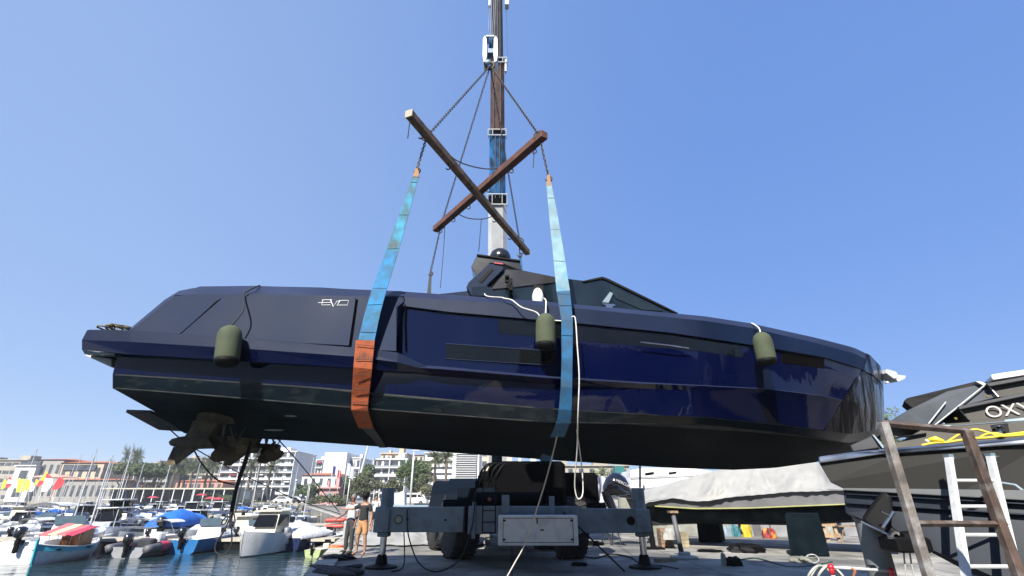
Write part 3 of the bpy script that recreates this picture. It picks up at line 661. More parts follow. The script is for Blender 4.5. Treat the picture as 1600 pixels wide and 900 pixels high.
strip(t, 'webbing', [P(857,284,7.4), P(865,340,7.3), P(873,400,7.2), P(880,455,7.12)], [.09,.155,.19,.215], mat('pale_webbing', (.20,.33,.38), .8, var=.25, scale=3, bump=.004, bscale=50, dirt=(.03,.20,.34), dscale=2.2, damt=.95))
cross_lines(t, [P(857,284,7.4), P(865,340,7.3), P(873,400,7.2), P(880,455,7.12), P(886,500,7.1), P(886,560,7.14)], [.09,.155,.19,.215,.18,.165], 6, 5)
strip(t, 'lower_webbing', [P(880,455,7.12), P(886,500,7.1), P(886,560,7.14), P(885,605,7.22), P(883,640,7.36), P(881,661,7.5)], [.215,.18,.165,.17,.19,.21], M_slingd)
strip(t, 'end_loop', [P(857,274,7.4), P(857.5,292,7.4)], [.05,.085], MATS['tan_leather'], th=.04)
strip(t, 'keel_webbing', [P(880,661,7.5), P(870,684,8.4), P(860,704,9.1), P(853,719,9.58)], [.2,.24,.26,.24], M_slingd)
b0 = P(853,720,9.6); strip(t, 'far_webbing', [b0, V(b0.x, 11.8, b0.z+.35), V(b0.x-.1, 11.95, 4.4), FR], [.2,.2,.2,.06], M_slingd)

# ---------------------------------------------------------------- crane
crane = thing('mobile_crane', 'mobile crane with raised telescopic boom behind the lifted yacht', 'crane', (-.5, 16.5, 0))
def bz(py):
    tn = ray(777, py); tn = tn.z/tn.y; z = (EYE + 19*tn)/(1 + .5*tn); return V(0, 19 - .5*z, z)
def bpt(px, py): q = bz(py); return P(px, py, q.y)
def boomsec(name, ya, yb, wa, wb, mats, xa=777, xb=777, depth=.55):
    """box section from row ya (low) to row yb (high)"""
    m = MB(); r_ = []
    for py, w, xx in ((ya, wa, xa), (yb, wb, xb)):
        c = bpt(xx, py); t_ = c.y/ray(xx, py).y; hw = w*t_/2; d = V(0, .894, .447)*depth*hw*1.6
        r_.append([c + V(-hw*.62,-0.0,0), c + V(hw*.62,0,0), c + V(hw,0,0) + d*.35, c + V(hw,0,0) + d*1.7, c + V(hw*.6,0,0) + d*2, c + V(-hw*.6,0,0) + d*2, c + V(-hw,0,0) + d*1.7, c + V(-hw,0,0) + d*.35])
    m.loft(r_, True, True); return m.build(name, mats, crane)
lowc = V(-.5, 18.2, 1.9)
boomsec('boom_base', 430, 318, 30, 28, M_cranew)
m = MB(); c0 = bpt(777, 429); m.loft([[V(c0.x-.3, 18.0, 1.8), V(c0.x+.3, 18.0, 1.8), V(c0.x+.3, 18.7, 2.0), V(c0.x-.3, 18.7, 2.0)], [c0+V(-.3,-.05,0), c0+V(.3,-.05,0), c0+V(.3,.5,.2), c0+V(-.3,.5,.2)]], True, True); m.build('boom_heel', M_cranew, crane)
m = MB(); m.tube([V(-.45, 15.6, 1.6), V(-.5, 15.4, 6.5)], .16, 12); m.build('lift_ram', M_dkblue, crane, smooth=True)
boomsec('boom_section', 322, 205, 25.5, 24.5, M_craneb)
boomsec('boom_section', 208, 95, 22.5, 21, M_craner, 777, 777)
boomsec('boom_section', 100, -60, 18.5, 15, M_craned, 777, 776.5)
def collar(y0, y1, w, x, m_, nm='collar'):
    c = boomsec(nm, y0, y1, w, w, m_, x, x, .62)
for (y0, y1, w, x) in ((320,304,31,777), (212,203,28,777), (98,91,26,779)):
    collar(y0-2, y1+1, w-3, x, M_black, 'collar'); 
    m = MB()
    for yy in (y0, y1):
        c = bpt(x, yy); t_ = c.y/ray(x, yy).y; hw = w*t_/2
        ring = [c + V(-hw,-.03,0), c + V(hw,-.03,0), c + V(hw,.5*.894,.25), c + V(-hw,.5*.894,.25), c + V(-hw,-.03,0)]
        m.tube(ring, .018, 6)
    for sx in (-.5, -.25, .25, .5): m.tube([bpt(x+sx*w, y0)+V(0,-.03,0), bpt(x+sx*w, y1)+V(0,-.03,0)], .016, 6)
    m.build('collar_rail', M_cranew, crane)
m = MB(); m.box(bpt(792, 5), (.12,.2,.35)); m.box(bpt(765, 5), (.06,.12,.35)); m.box(bpt(790, 104), (.05,.12,.5)); m.build('boom_bracket', M_cranew, crane)
m = MB()
tip = P(776, -70, 9.7)
for dx in (-6,-2.5,1,4): m.tube([P(768+dx*.9, 60, 9.55), P(774+dx, -70, 9.6)], .008, 5)
m.build('hoist_rope', simple('wire_rope', (.10,.10,.11), .4, metal=.5), crane)
m = MB()
for xx, ya_, yb_ in ((771,200,100),(774,310,212),(781,310,212),(778,96,0),(782,200,96)): m.tube([bpt(xx, ya_)+V(0,-.03,0), bpt(xx, yb_)+V(0,-.03,0)], .012, 5)
m.tube([bpt(763.5,55), bpt(764,-60)], .006, 4); m.tube([bpt(793,90), bpt(789,-60)], .006, 4)
m.build('boom_line', simple('line_grey', (.2,.2,.21), .5), crane)
# hook block
hb = thing('hook_block', 'white and blue hook block hanging from the boom tip', 'hook block', P(767, 80, 9.55))
m = MB()
for sx in (-1, 1):
    c = P(766 + sx*8.5, 78, 9.55 + .0); t_ = c.y/ray(766,78).y
    m.prism([P(766+sx*8.5+a*3.0, b_, 9.45) for a, b_ in ((-1,60),(0,55),(1,60),(1.2,85),(.6,95),(-.6,97),(-1.2,86))], (0, .34, 0))
m.build('cheek_plate', M_cranew, hb, bevel=.012)
m = MB(); m.lathe([(.17,-.05),(.19,-.03),(.17,0),(.19,.03),(.17,.05)], P(767, 70, 9.6), axis='X', seg=20); m.box(P(767,84,9.6), (.2,.22,.2), bev=.02); m.build('sheave', M_craneb, hb, smooth=40)
m = MB(); m.box(P(766, 62, 9.6), (.24,.26,.06), bev=.01); m.build('top_plate', M_cranew, hb); m = MB(); m.ball(P(762,98,9.5), .075, 12, 8); m.build('weight', mat('pale_blue_paint', (.30,.45,.52), .4), hb, smooth=40)
m = MB(); h = P(766, 97, YC); m.tube([h + V(0,0,.08), h + V(0,0,0), h + V(.09,0,-.08), h + V(.09,0,-.2), h + V(0,0,-.27), h + V(-.09,0,-.2), h+V(-.1,0,-.12)], .035, 8, smooth=4); m.build('hook', M_chain, hb, smooth=True)
# carrier
m = MB()
def pxbox(m, x0, y0, x1, y1, Y, th): return slab(m, [(x0,y0),(x1,y0),(x1,y1),(x0,y1)], Y, th)
m = MB(); a, b_ = P(608, 793.5, 14), P(735, 829, 14)
m.box(V(-2.45, 14.2, 1.13), (2.35, .38, .60), bev=.012); m.build('outrigger_beam', M_crane, crane)
m = MB(); m.box(V(2.42, 14.2, 1.10), (2.3, .38, .58), bev=.012); m.build('outrigger_beam', M_crane, crane)
m = MB(); m.box(V(.32, 14.22, 1.12), (2.95, .5, .66), bev=.012); m.box(V(-1.0, 13.93, 1.12), (.09, .12, .86)); m.box(V(-.17, 13.9, 1.45), (.2, .1, .55)); m.box(V(1.05, 13.9, 1.42), (.14, .1, .55))
m.build('outrigger_housing', M_crane, crane)
for sx, cx in ((-1, -3.37), (1, 3.42)):
    m = MB(); m.box(V(cx, 14.2, 1.45), (.27, .34, .98), bev=.02) if False else m.lathe([(.17,.0),(.17,1.12)], V(cx, 14.2, .78), seg=20); m.box(V(cx+.02*sx, 14.16, 1.1), (.36, .42, .56), bev=.02); m.box(V(cx, 14.2, .78), (.3,.3,.12), bev=.02); m.build('jack_housing', M_crane, crane, smooth=35)
    m = MB(); m.lathe([(.085, .2), (.085, .8)], V(cx, 14.2, 0), seg=18); m.build('jack_leg', M_steel, crane, smooth=40)
    m = MB(); m.lathe([(.42, 0), (.40, .04), (.16, .09), (.13, .24), (.11, .30)], V(cx, 14.2, .005), seg=20); m.build('foot_pad', M_black, crane, smooth=35)
m = MB(); m.lathe([(.001,-.004),(.085,-.003),(.085,0)], V(-2.98, 14.0, 1.13), axis='Y', seg=18); m.build('lightening_hole', simple('bright_hole', (.5,.48,.42), .8), crane)
for r_, x, z in ((.11,-2.98,1.13),(.11,3.12,1.10),(.035,-2.75,1.13),(.03,-1.75,1.12),(.03,1.6,1.16)):
    m = MB(); m.lathe([(.001,-.004),(r_,-.003),(r_,0)], V(x, 14.005, z), axis='Y', seg=16); m.build('pin_hole', M_black, crane)
# tool box
tb = MB(); tb.box(V(.64, 13.5, .92), (1.96, .62, .66), bev=.012); tbo = tb.build('tool_box', mat('toolbox_white', (.98,.99,.99), .4, var=.04, dirt=(.4,.4,.38), dscale=3, damt=.4), crane)
m = MB()
for (x, z, w, h_) in ((.64, 1.19, 1.72, .012), (.64, .66, 1.72, .012), (-.22, .925, .012, .54), (1.5, .925, .012, .54)): m.box(V(x, 13.187, z), (w, .008, h_))
for x in (-.19, 1.47):
    for z in (.72, 1.14): m.box(V(x, 13.18, z), (.06, .02, .04))
m.box(V(.62, 13.18, 1.13), (.03,.03,.12)); m.box(V(.74, 13.18, .93), (.1, .02, .03)); m.build('box_trim', M_black, crane)
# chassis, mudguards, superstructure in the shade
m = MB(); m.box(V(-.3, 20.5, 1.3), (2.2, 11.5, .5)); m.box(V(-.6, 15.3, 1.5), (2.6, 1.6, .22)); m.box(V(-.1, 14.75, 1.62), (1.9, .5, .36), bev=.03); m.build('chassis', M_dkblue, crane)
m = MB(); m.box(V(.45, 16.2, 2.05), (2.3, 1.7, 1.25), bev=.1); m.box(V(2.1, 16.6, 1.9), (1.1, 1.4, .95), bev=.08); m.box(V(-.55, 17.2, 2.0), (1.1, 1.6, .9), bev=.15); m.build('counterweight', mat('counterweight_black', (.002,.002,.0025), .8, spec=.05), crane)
m = MB()
for k in range(5):
    a = V(-1.0 + .12*k, 15.4, 2.1); m.tube([a, a + V(.1,-.1,.3+.1*math.sin(k)), a + V(.35, 0, .5), a + V(.6,.1,.2)], .035, 6, smooth=4)
m.tube([V(-.6,15.8,2.3), V(-.45,15.8,2.9), V(0,15.8,3.1), V(.9,15.8,3.05)], .03, 6, smooth=3); m.box(V(.85,16,2.98), (.9,.6,.25), bev=.04)
m.build('hydraulic_hose', M_black, crane, smooth=True)
def wheel(x, y, ang, rad=.92, w=.8):
    rot = Matrix.Rotation(ang, 3, 'Z'); c = V(x, y, rad)
    m = MB(); m.lathe([(rad*.55,-w/2),(rad*.8,-w/2),(rad*.95,-w*.46),(rad,-w*.36),(rad,w*.36),(rad*.95,w*.46),(rad*.8,w/2),(rad*.55,w/2)], (0,0,0), axis='X', seg=36)
    for k in range(28):
        a = 2*math.pi*k/28
        for sg in (-1, 1):
            m.box(V(sg*w*.24, rad*1.005*math.cos(a+sg*.05), rad*1.005*math.sin(a+sg*.05)), (w*.42, .09, .035), mtx=Matrix.Rotation(a - math.pi/2, 3, 'X') @ Matrix.Rotation(sg*.3, 3, 'Z'))
    m.v = [rot @ v + c for v in m.v]; wo = m.build('wheel', M_rubber, crane, smooth=30)
    m = MB(); m.lathe([(rad*.56,-w*.42),(rad*.54,-w*.3),(rad*.3,-w*.22),(rad*.28,-w*.42),(rad*.2,-w*.5),(.001,-w*.5)], (0,0,0), axis='X', seg=26)
    for k in range(10): m.lathe([(.022,-w*.3),(.022,-w*.24)], (0, rad*.42*math.cos(k*.628), rad*.42*math.sin(k*.628)), axis='X', seg=6)
    m.v = [rot @ v + c for v in m.v]; m.build('rim', mat('silver_rim', (.42,.43,.44), .4, .4), wo, smooth=30)
for x, y, a in ((-1.62, 16.4, R(25)), (-2.45, 19.0, R(25)), (-2.7, 23.5, R(10)), (1.75, 16.4, R(8)), (1.2, 19.2, R(8)), (1.0, 23.5, 0)): wheel(x, y, a)
for x, y in ((-1.6, 16.4), (-2.45, 19.0)):
    m = MB(); rr_ = []
    for k in range(9):
        a = lerp(-.15, math.pi+.15, k/8); rr_.append([V(x-.36, y + 1.12*math.cos(a), .95 + 1.22*math.sin(a)), V(x+.62, y + 1.12*math.cos(a), .95 + 1.22*math.sin(a)), V(x+.62, y + 1.16*math.cos(a), .95 + 1.27*math.sin(a)), V(x-.36, y + 1.16*math.cos(a), .95 + 1.27*math.sin(a))])
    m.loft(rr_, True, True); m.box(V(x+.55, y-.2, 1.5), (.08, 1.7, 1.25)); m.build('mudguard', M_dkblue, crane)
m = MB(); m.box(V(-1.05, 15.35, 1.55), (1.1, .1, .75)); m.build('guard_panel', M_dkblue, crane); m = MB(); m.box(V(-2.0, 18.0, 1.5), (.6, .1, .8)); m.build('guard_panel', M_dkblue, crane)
m = MB()
for x in (-.76, -.43): m.tube([V(x, 13.72, 2.0), V(x, 13.72, .82)], .017, 6)
for z in (1.7, 1.35, 1.08, .84): m.tube([V(-.76, 13.72, z), V(-.43, 13.72, z)], .014, 6)
m.build('step_ladder', M_black, crane)
m = MB(); m.lathe([(.05,-.03),(.05,0)], V(-.62,14.4,1.62), axis='Y', seg=12); m.build('tail_lamp', simple('tail_lamp_red', (.25,.01,.01), .3), crane); m = MB(); m.lathe([(.05,-.03),(.05,0)], V(1.95,14.4,1.62), axis='Y', seg=12); m.build('tail_lamp', simple('tail_lamp_red', (.25,.01,.01), .3), crane)
rope('hose', 'black hose looping from the left outrigger beam to the ground', [(636,796,13.85),(637,830,13.85),(645,860,13.8),(655,880,13.6),(675,893,13.0),(700,888,13.2),(722,868,13.5),(738,820,13.75),(742,780,13.8)], .018, M_brope, cat='hose')
rope('hose', 'thin black hose hanging behind the left jack', [(631,830,14.4),(632,870,14.4),(628,888,13.9),(612,893,13.4)], .016, M_brope, cat='hose')
rope('pole', 'dark pole leaning from the outrigger beam down to the quay', [(880,800,13.8),(976,893,13.15)], .02, M_black, cat='pole', sm=0)

# ---------------------------------------------------------------- people
def skinned(name, J, E, mats, parent, org, root=0, sub=2, sx=1.0):
    keys = list(J); me = bpy.data.meshes.new(name); me.from_pydata([Vector(J[k][0]) - org for k in keys], [(keys.index(a), keys.index(b_)) for a, b_ in E], [])
    o = bpy.data.objects.new(name, me); C.objects.link(o); o.parent = parent; o['_o'] = tuple(org)
    for m_ in (mats if isinstance(mats, (list, tuple)) else [mats]): me.materials.append(m_)
    sk = o.modifiers.new('skin', 'SKIN'); sk.use_smooth_shade = True
    for i, k in enumerate(keys):
        r_ = J[k][1]; r_ = r_ if isinstance(r_, tuple) else (r_, r_)
        me.skin_vertices[0].data[i].radius = r_; me.skin_vertices[0].data[i].use_root = (i == root)
    ss_ = o.modifiers.new('sub', 'SUBSURF'); ss_.levels = sub; ss_.render_levels = sub
    return o
def person(label, base, H, face, larm, rarm, shirt, legs, legmat, skin, hat=False, short=True, shoes=True, spread=.1, hair=M_hair):
    """face = heading angle of the front; larm/rarm = (elbow, wrist) offsets from the shoulder in body frame (right, front, up)"""
    k = H/1.78; base = Vector(base); rot = Matrix.Rotation(face, 3, 'Z')
    W = lambda x, y, z: base + rot @ (V(x, y, z)*k)
    t = thing('person', label, 'person', base)
    J = {}
    J['pelvis'] = (W(0,0,.95), (.155*k,.115*k)); J['waist'] = (W(0,.01,1.12), (.145*k,.11*k)); J['chest'] = (W(0,.01,1.32), (.165*k,.12*k)); J['uchest'] = (W(0,0,1.44), (.13*k,.09*k)); J['neck'] = (W(0,.01,1.53), .058*k)
    J['head0'] = (W(0,.03,1.60), (.075*k,.085*k)); J['head1'] = (W(0,.03,1.69), (.082*k,.10*k)); J['head2'] = (W(0,.02,1.755), (.06*k,.075*k))
    for s, nm, arm in ((-1,'l',larm), (1,'r',rarm)):
        sh = V(s*.20, 0, 1.43); el = sh + Vector(arm[0]); wr = el + Vector(arm[1]); ha = wr + Vector(arm[1]).normalized()*.09
        J['sh'+nm] = (W(*sh), .062*k); J['el'+nm] = (W(*el), .042*k); J['wr'+nm] = (W(*wr), .029*k); J['ha'+nm] = (W(*ha), (.040*k,.018*k))
        kn = V(s*spread*1.05, .02, .50); an = V(s*spread*1.2, -.01, .09)
        J['hip'+nm] = (W(s*.09, 0, .88), .095*k); J['kn'+nm] = (W(*kn), .058*k); J['ca'+nm] = (W(s*spread*1.12,-.01,.34), .055*k); J['an'+nm] = (W(*an), .037*k); J['to'+nm] = (W(s*spread*1.45, .16, .035), (.042*k,.03*k))
        for f in range(4):
            d = Vector(arm[1]).normalized(); sd = d.cross(V(0,1,0)).normalized() if abs(d.y) < .9 else V(1,0,0)
            p0 = ha + d*.0 + sd*(-.03+.02*f); J['f%d%s' % (f, nm)] = (W(*(p0 + d*.05)), .009*k); J['g%d%s' % (f, nm)] = (W(*(p0 + d*(.085-.008*abs(f-1)) + V(0,.015,-.01))), .008*k)
        J['th'+nm] = (W(*(wr + Vector(arm[1]).normalized()*.05 + V(0,.045,.0))), .010*k)
    E = [('pelvis','waist'),('waist','chest'),('chest','uchest'),('uchest','neck'),('neck','head0'),('head0','head1'),('head1','head2')]
    for nm in 'lr':
        E += [('uchest','sh'+nm),('sh'+nm,'el'+nm),('el'+nm,'wr'+nm),('wr'+nm,'ha'+nm),('pelvis','hip'+nm),('hip'+nm,'kn'+nm),('kn'+nm,'ca'+nm),('ca'+nm,'an'+nm),('an'+nm,'to'+nm),('wr'+nm,'th'+nm)]
        for f in range(4): E += [('ha'+nm,'f%d%s'%(f,nm)),('f%d%s'%(f,nm),'g%d%s'%(f,nm))]
    skinned('body', J, E, skin, t, base)
    S = {q: J[q] for q in ()}; g = 1.16
    S['waist'] = (W(0,.01,.90), (.19*k,.14*k)); S['mid'] = (W(0,.015,1.15), (.165*k,.13*k)); S['chest'] = (W(0,.01,1.32), (.185*k,.135*k)); S['uchest'] = (W(0,0,1.45), (.14*k,.10*k)); S['col'] = (W(0,.01,1.49), .075*k)
    ES = [('waist','mid'),('mid','chest'),('chest','uchest'),('uchest','col')]
    for nm in 'lr':
        S['sh'+nm] = (J['sh'+nm][0], .078*k); S['sl'+nm] = (J['sh'+nm][0].lerp(J['el'+nm][0], .7), .066*k); ES += [('uchest','sh'+nm),('sh'+nm,'sl'+nm)]
    skinned('shirt', S, ES, shirt, t, base)
    S = {'w': (W(0,0,1.08), (.15*k,.115*k)), 'p': (W(0,0,.92), (.165*k,.13*k))}; ES = [('w','p')]
    for nm in 'lr':
        S['h'+nm] = (J['hip'+nm][0], .108*k); a = J['hip'+nm][0]; b_ = J['kn'+nm][0]
        if legs == 'shorts': S['e'+nm] = (a.lerp(b_, .88), .088*k); ES += [('p','h'+nm),('h'+nm,'e'+nm)]
        else:
            S['k'+nm] = (b_, .078*k); S['e'+nm] = (J['an'+nm][0] + V(0,0,.0), .068*k); ES += [('p','h'+nm),('h'+nm,'k'+nm),('k'+nm,'e'+nm)]
    skinned('shorts' if legs == 'shorts' else 'trousers', S, ES, legmat, t, base)
    hd = J['head1'][0]; m = MB(); rr3 = rot
    if hat:
        m.lathe([(.19*k,-.02*k),(.20*k,-.01*k),(.12*k,.015*k),(.115*k,.09*k),(.09*k,.125*k),(0,.13*k)], hd + V(0,0,.03*k), seg=20); m.build('hat', M_black, t, smooth=40)
    m = MB(); m.ball(hd + rr3 @ V(0,-.022,.012)*k, (.086*k,.10*k,.105*k), 14, 8, z0=-.35)
    if not (hat is None): m.build('hair', hair, t, smooth=True)
    m = MB(); 
    for s in (-1,1): m.ball(hd + rr3 @ V(s*.033,.098,.0)*k, .012*k, 8, 5)
    m.ball(hd + rr3 @ V(0,.095,-.068)*k, (.026*k,.01*k,.008*k), 8, 4); m.build('face_detail', simple('eye_dark', (.05,.03,.03), .5), t, smooth=True)
    m = MB(); m.ball(hd + rr3 @ V(0,.112,-.025)*k, (.014*k,.02*k,.024*k), 8, 5)
    for s in (-1,1): m.ball(hd + rr3 @ V(s*.086,.0,-.01)*k, (.012*k,.02*k,.03*k), 8, 5)
    m.build('nose_and_ears', skin, t, smooth=True)
    if shoes:
        for nm in 'lr':
            m = MB(); c = (J['an'+nm][0] + J['to'+nm][0])/2; c.z = base.z + .05; m.ball(c, (.05*k,.14*k,.055*k), 12, 8, rot=rot, z0=-.8); m.build('shoe', simple('shoe_dark', (.05,.045,.04), .7), t, smooth=True)
    return t
p2 = G(562, 868)
person('man in black T-shirt, tan shorts and dark hat pointing left', p2, 1.76, R(160), ((-.08,-.02,-.27),(-.02,.07,-.25)), ((.24,.10,-.10),(.27,.06,.02)), simple('black_cotton', (.012,.012,.014), .9, bump=.004, bscale=14), 'shorts', simple('tan_cotton', (.46,.24,.10), .9, bump=.006, bscale=12), M_skin, hat=True, shoes=False, spread=.13)
p1 = G(543, 865)
person('older man in white T-shirt and dark trousers beside the pointing man', p1, 1.76, R(150), ((-.08,.0,-.27),(.0,.08,-.24)), ((.10,.05,-.25),(.05,.2,-.12)), simple('white_cotton', (.55,.60,.60), .9, bump=.004, bscale=14), 'trousers', simple('dark_trousers', (.035,.038,.038), .9, bump=.006, bscale=10), M_skind, spread=.11, hair=simple('grey_hair', (.18,.16,.15), .9))
p3 = G(583, 831)
person('man in white shirt and black shorts standing behind the other two', p3, 1.78, R(190), ((-.08,.0,-.27),(.0,.1,-.22)), ((.10,.12,-.16),(-.08,.14,.20)), simple('white_shirt', (.72,.72,.72), .9, bump=.004, bscale=14), 'shorts', simple('black_shorts', (.012,.012,.014), .9), M_skin, spread=.10)
# ---------------------------------------------------------------- grey boat on the right
def YG(px): return lerp(6.35, 5.15, (px - 1280) / 340)
def gslab(m, pts, dy, th): return m.prism([P(a, b, YG(a) + dy) for a, b in pts], V(.56, .83, 0)*th)
gb = thing('motorboat', 'charcoal grey motorboat on land with yellow cable on its side deck', 'boat', (5.2, 7.0, 0))
def gpart(name, pts, dy, th, m_, bev=.008):
    m = MB(); gslab(m, pts, dy, th); return m.build(name, m_, gb, bevel=bev)
gpart('hull_side', [(1279,722),(1400,710),(1640,688),(1640,784),(1500,771),(1317,763),(1298,754)], 0, 2.9, M_dkgrey)
gpart('hull_stripe', [(1317,762.5),(1640,766),(1640,784),(1318,766)], -.012, .5, mat('mid_grey_gelcoat', (.10,.105,.11), .5, spec=.15))
gpart('hull_bottom', [(1318,765),(1640,783),(1640,940),(1560,930),(1498,886),(1451,861),(1400,848),(1346,813),(1333,809),(1321,801)], .05, 2.6, M_navyhull)
for k, (ya, yb) in enumerate(((771,786),(785,803))): gpart('spray_rail', [(1322,ya),(1640,yb+2),(1640,yb+4.5),(1322,ya+1.6)], .0, .06, M_navyhull)
gpart('rub_rail', [(1278,713),(1328,706),(1385,701),(1640,680),(1640,692),(1385,709),(1279,724)], -.05, .12, M_steel, .02)
gpart('side_deck', [(1330,707),(1386,701),(1454,664),(1640,650),(1640,684),(1385,703)], .35, 2.2, mat('taupe_gelcoat', (.095,.088,.075), .6, spec=.1, var=.15))
gpart('stern_locker', [(1328,696),(1364,680),(1374,700),(1333,706)], .1, .5, M_deckg, .012)
gpart('locker_trim', [(1362,679),(1366,679),(1384,700),(1379,701)], .07, .3, M_crane)
gpart('deck_line', [(1375,686),(1448,676),(1448,678),(1375,688.5)], .3, .05, M_black)
gpart('windscreen', [(1388,660),(1403,650),(1420,640),(1480,611),(1542,598),(1560,620),(1500,636),(1462,664),(1454,668)], .45, 1.6, mat('dusty_glass', (.035,.044,.056), .5, spec=.1, var=.4, scale=2, dirt=(.08,.09,.11), dscale=1.2, damt=.6))
gpart('sunroof', [(1412,627),(1417,622),(1524,596),(1542,598),(1532,604),(1473,622),(1428,640)], .9, .5, M_black)
gpart('roof_trim', [(1524,596),(1530,595),(1543,600),(1538,603)], .4, .3, M_alu)
gpart('upper_panel', [(1542,599),(1640,583),(1640,614),(1561,621)], .42, 1.5, mat('warm_grey_panel', (.085,.08,.072), .6, spec=.1))
gpart('name_panel', [(1498,636),(1640,608),(1640,652),(1524,664),(1512,655)], .40, 1.5, MATS['warm_grey_panel'])
gpart('panel_trim', [(1496,635),(1640,605),(1640,611),(1499,640)], .34, .1, M_deckg)
gpart('panel_trim', [(1462,665),(1524,660),(1640,648),(1640,655),(1524,666),(1470,668)], .34, .1, M_crane)
gpart('panel_trim', [(1540,599),(1640,581),(1640,587),(1546,604)], .36, .1, M_deckg)
m = MB()
for a, b_ in (((1541,600),(1461,664)),((1500,640),(1520,662)),((1544,602),(1560,620)),((1478,628),(1451,662))): m.tube([P(*a, YG(a[0])+.41), P(*b_, YG(b_[0])+.41)], .008, 6)
m.build('glazing_bar', M_alu, gb)
gpart('roof_box', [(1548,585),(1640,571),(1640,580),(1551,594)], .5, 1.2, M_gel, .02)
m = MB()
for a in ((1542,619),(1493,654)): m.lathe([(.001,-.01),(.014,-.01),(.016,0)], P(*a, YG(a[0])+.40), axis='Y', seg=14)
m.build('brass_fitting', simple('brass', (.55,.38,.12), .35, metal=.6), gb)
gpart('side_opening', [(1454,710),(1567,703),(1577,722),(1560,727),(1472,732)], -.006, .05, M_black)
gpart('opening_bar', [(1466,716),(1562,711),(1563,714),(1467,719.5)], -.03, .03, M_steel)
gpart('opening_bar', [(1472,726),(1560,721),(1560,723),(1473,729)], -.03, .03, M_steel)
gpart('exhaust_frame', [(1563,752),(1588,756),(1604,768),(1562,769)], -.012, .03, M_crane); gpart('exhaust_slot', [(1566,755),(1586,758),(1596,766),(1566,766)], -.018, .03, M_dkgrey)
gpart('winch_recess', [(1546,664),(1575,661),(1578,676),(1550,679)], .33, .04, M_black)
m = MB(); q = P(1563, 674, YG(1563)+.3); m.lathe([(.05,-.03),(.05,.0),(.03,.02),(.05,.05),(.045,.06),(0,.06)], q, seg=16); m.build('winch', M_steel, gb, smooth=30)
# lettering on the name panel (as far as the photo shows it)
p0 = P(1543, 653, YG(1543)+.38); p1 = P(1610, 645.5, YG(1610)+.38); dx_ = (p1-p0).normalized(); upv = V(0,0,1); zz = dx_.cross(upv).normalized(); yy = zz.cross(dx_).normalized()
font_mesh('OXYG', .185, .002, gb, Matrix.Translation(p0 - Vector(gb['_o'])) @ Matrix(((dx_.x, yy.x, zz.x), (dx_.y, yy.y, zz.y), (dx_.z, yy.z, zz.z))).to_4x4(), simple('letter_grey', (.60,.56,.52), .5))
# outdrive
m = MB(); gslab(m, [(1346,812),(1356,796),(1374,772),(1382,768),(1394,776),(1396,800),(1392,822),(1430,850),(1444,864),(1410,862),(1380,840)], -.25, .35); m.build('outdrive', M_black, gb, bevel=.03)
m = MB(); m.tube([P(1396,800,5.6), P(1380,824,5.6)], .018, 8); m.tube([P(1376,798,5.6), P(1391,806,5.6)], .01, 6); m.tube([P(1345,815,5.7), P(1385,834,5.6), P(1398,840,5.6)], .012, 6)
m.lathe([(.03,-.03),(.055,-.03),(.055,.03),(.03,.03),(.03,-.03)], P(1398,839,5.55), axis='Y', seg=20); m.build('drive_ram', M_steel, gb, smooth=30)
m = MB(); m.box(P(1414,850,5.6), (.35,.3,.14), bev=.02); m.lathe([(.09,-.1),(.1,0),(.06,.12),(0,.14)], P(1424,846,5.55), axis='X', seg=14); m.build('propeller_guard', M_black, gb)
# yellow cable and rope on its deck
c = thing('power_cable', 'yellow shore power cable lying along the grey boat side deck', 'cable', P(1500, 690, 5.4))
m = MB(); yq = lambda a, b: P(a, b, YG(a) + .12)
m.tube([yq(*q) for q in ((1440,696),(1460,692),(1480,691),(1500,688),(1520,685),(1545,684),(1570,680),(1600,676),(1640,671))], .014, 8, smooth=5)
m.tube([yq(*q) for q in ((1478,692),(1490,684),(1500,678),(1512,674),(1525,671),(1545,676),(1560,681),(1580,681),(1640,676))], .012, 8, smooth=5)
m.tube([yq(*q) for q in ((1530,684),(1542,678),(1556,677),(1568,680))], .012, 8, smooth=5); m.build('cable', M_yellow, c, smooth=True)
m = MB(); m.tube([yq(1450,688), yq(1462,686), yq(1475,690)], [.022,.035,.02], 10); m.build('plug', M_yellow, c, smooth=True)
m = MB(); m.tube([yq(1446,689.5), yq(1452,688.5)], .022, 10); m.build('plug_cap', M_alu, c, smooth=True)
# rusty trestle frame
fr = thing('steel_trestle', 'rusty steel trestle frame standing before the grey boat', 'frame', (3.3, 4.0, 0))
m = MB(); a = P(1382, 660, 4.0); m.box(V(3.0, 4.0, a.z/2), (.062, .062, a.z), bev=.004); m.build('leg', M_rust, fr)
m = MB(); b_ = P(1513, 672, 4.0); m.box(V(b_.x-.02, 4.0, b_.z/2), (.062, .062, b_.z), bev=.004); m.build('leg', M_rustd, fr)
m = MB(); m.tube([P(1378,661.5,4.0), P(1514,674,4.0)], .027, 4); m.build('top_bar', M_rustd, fr)
m = MB(); m.tube([P(1434,818,4.0), P(1572,819,4.0)], .022, 4); m.build('cross_bar', M_rustd, fr)
for x_ in (3.0, b_.x-.02):
    m = MB(); m.box(V(x_, 4.0, .006), (.16, .16, .012)); m.build('foot_plate', M_rustd, fr)
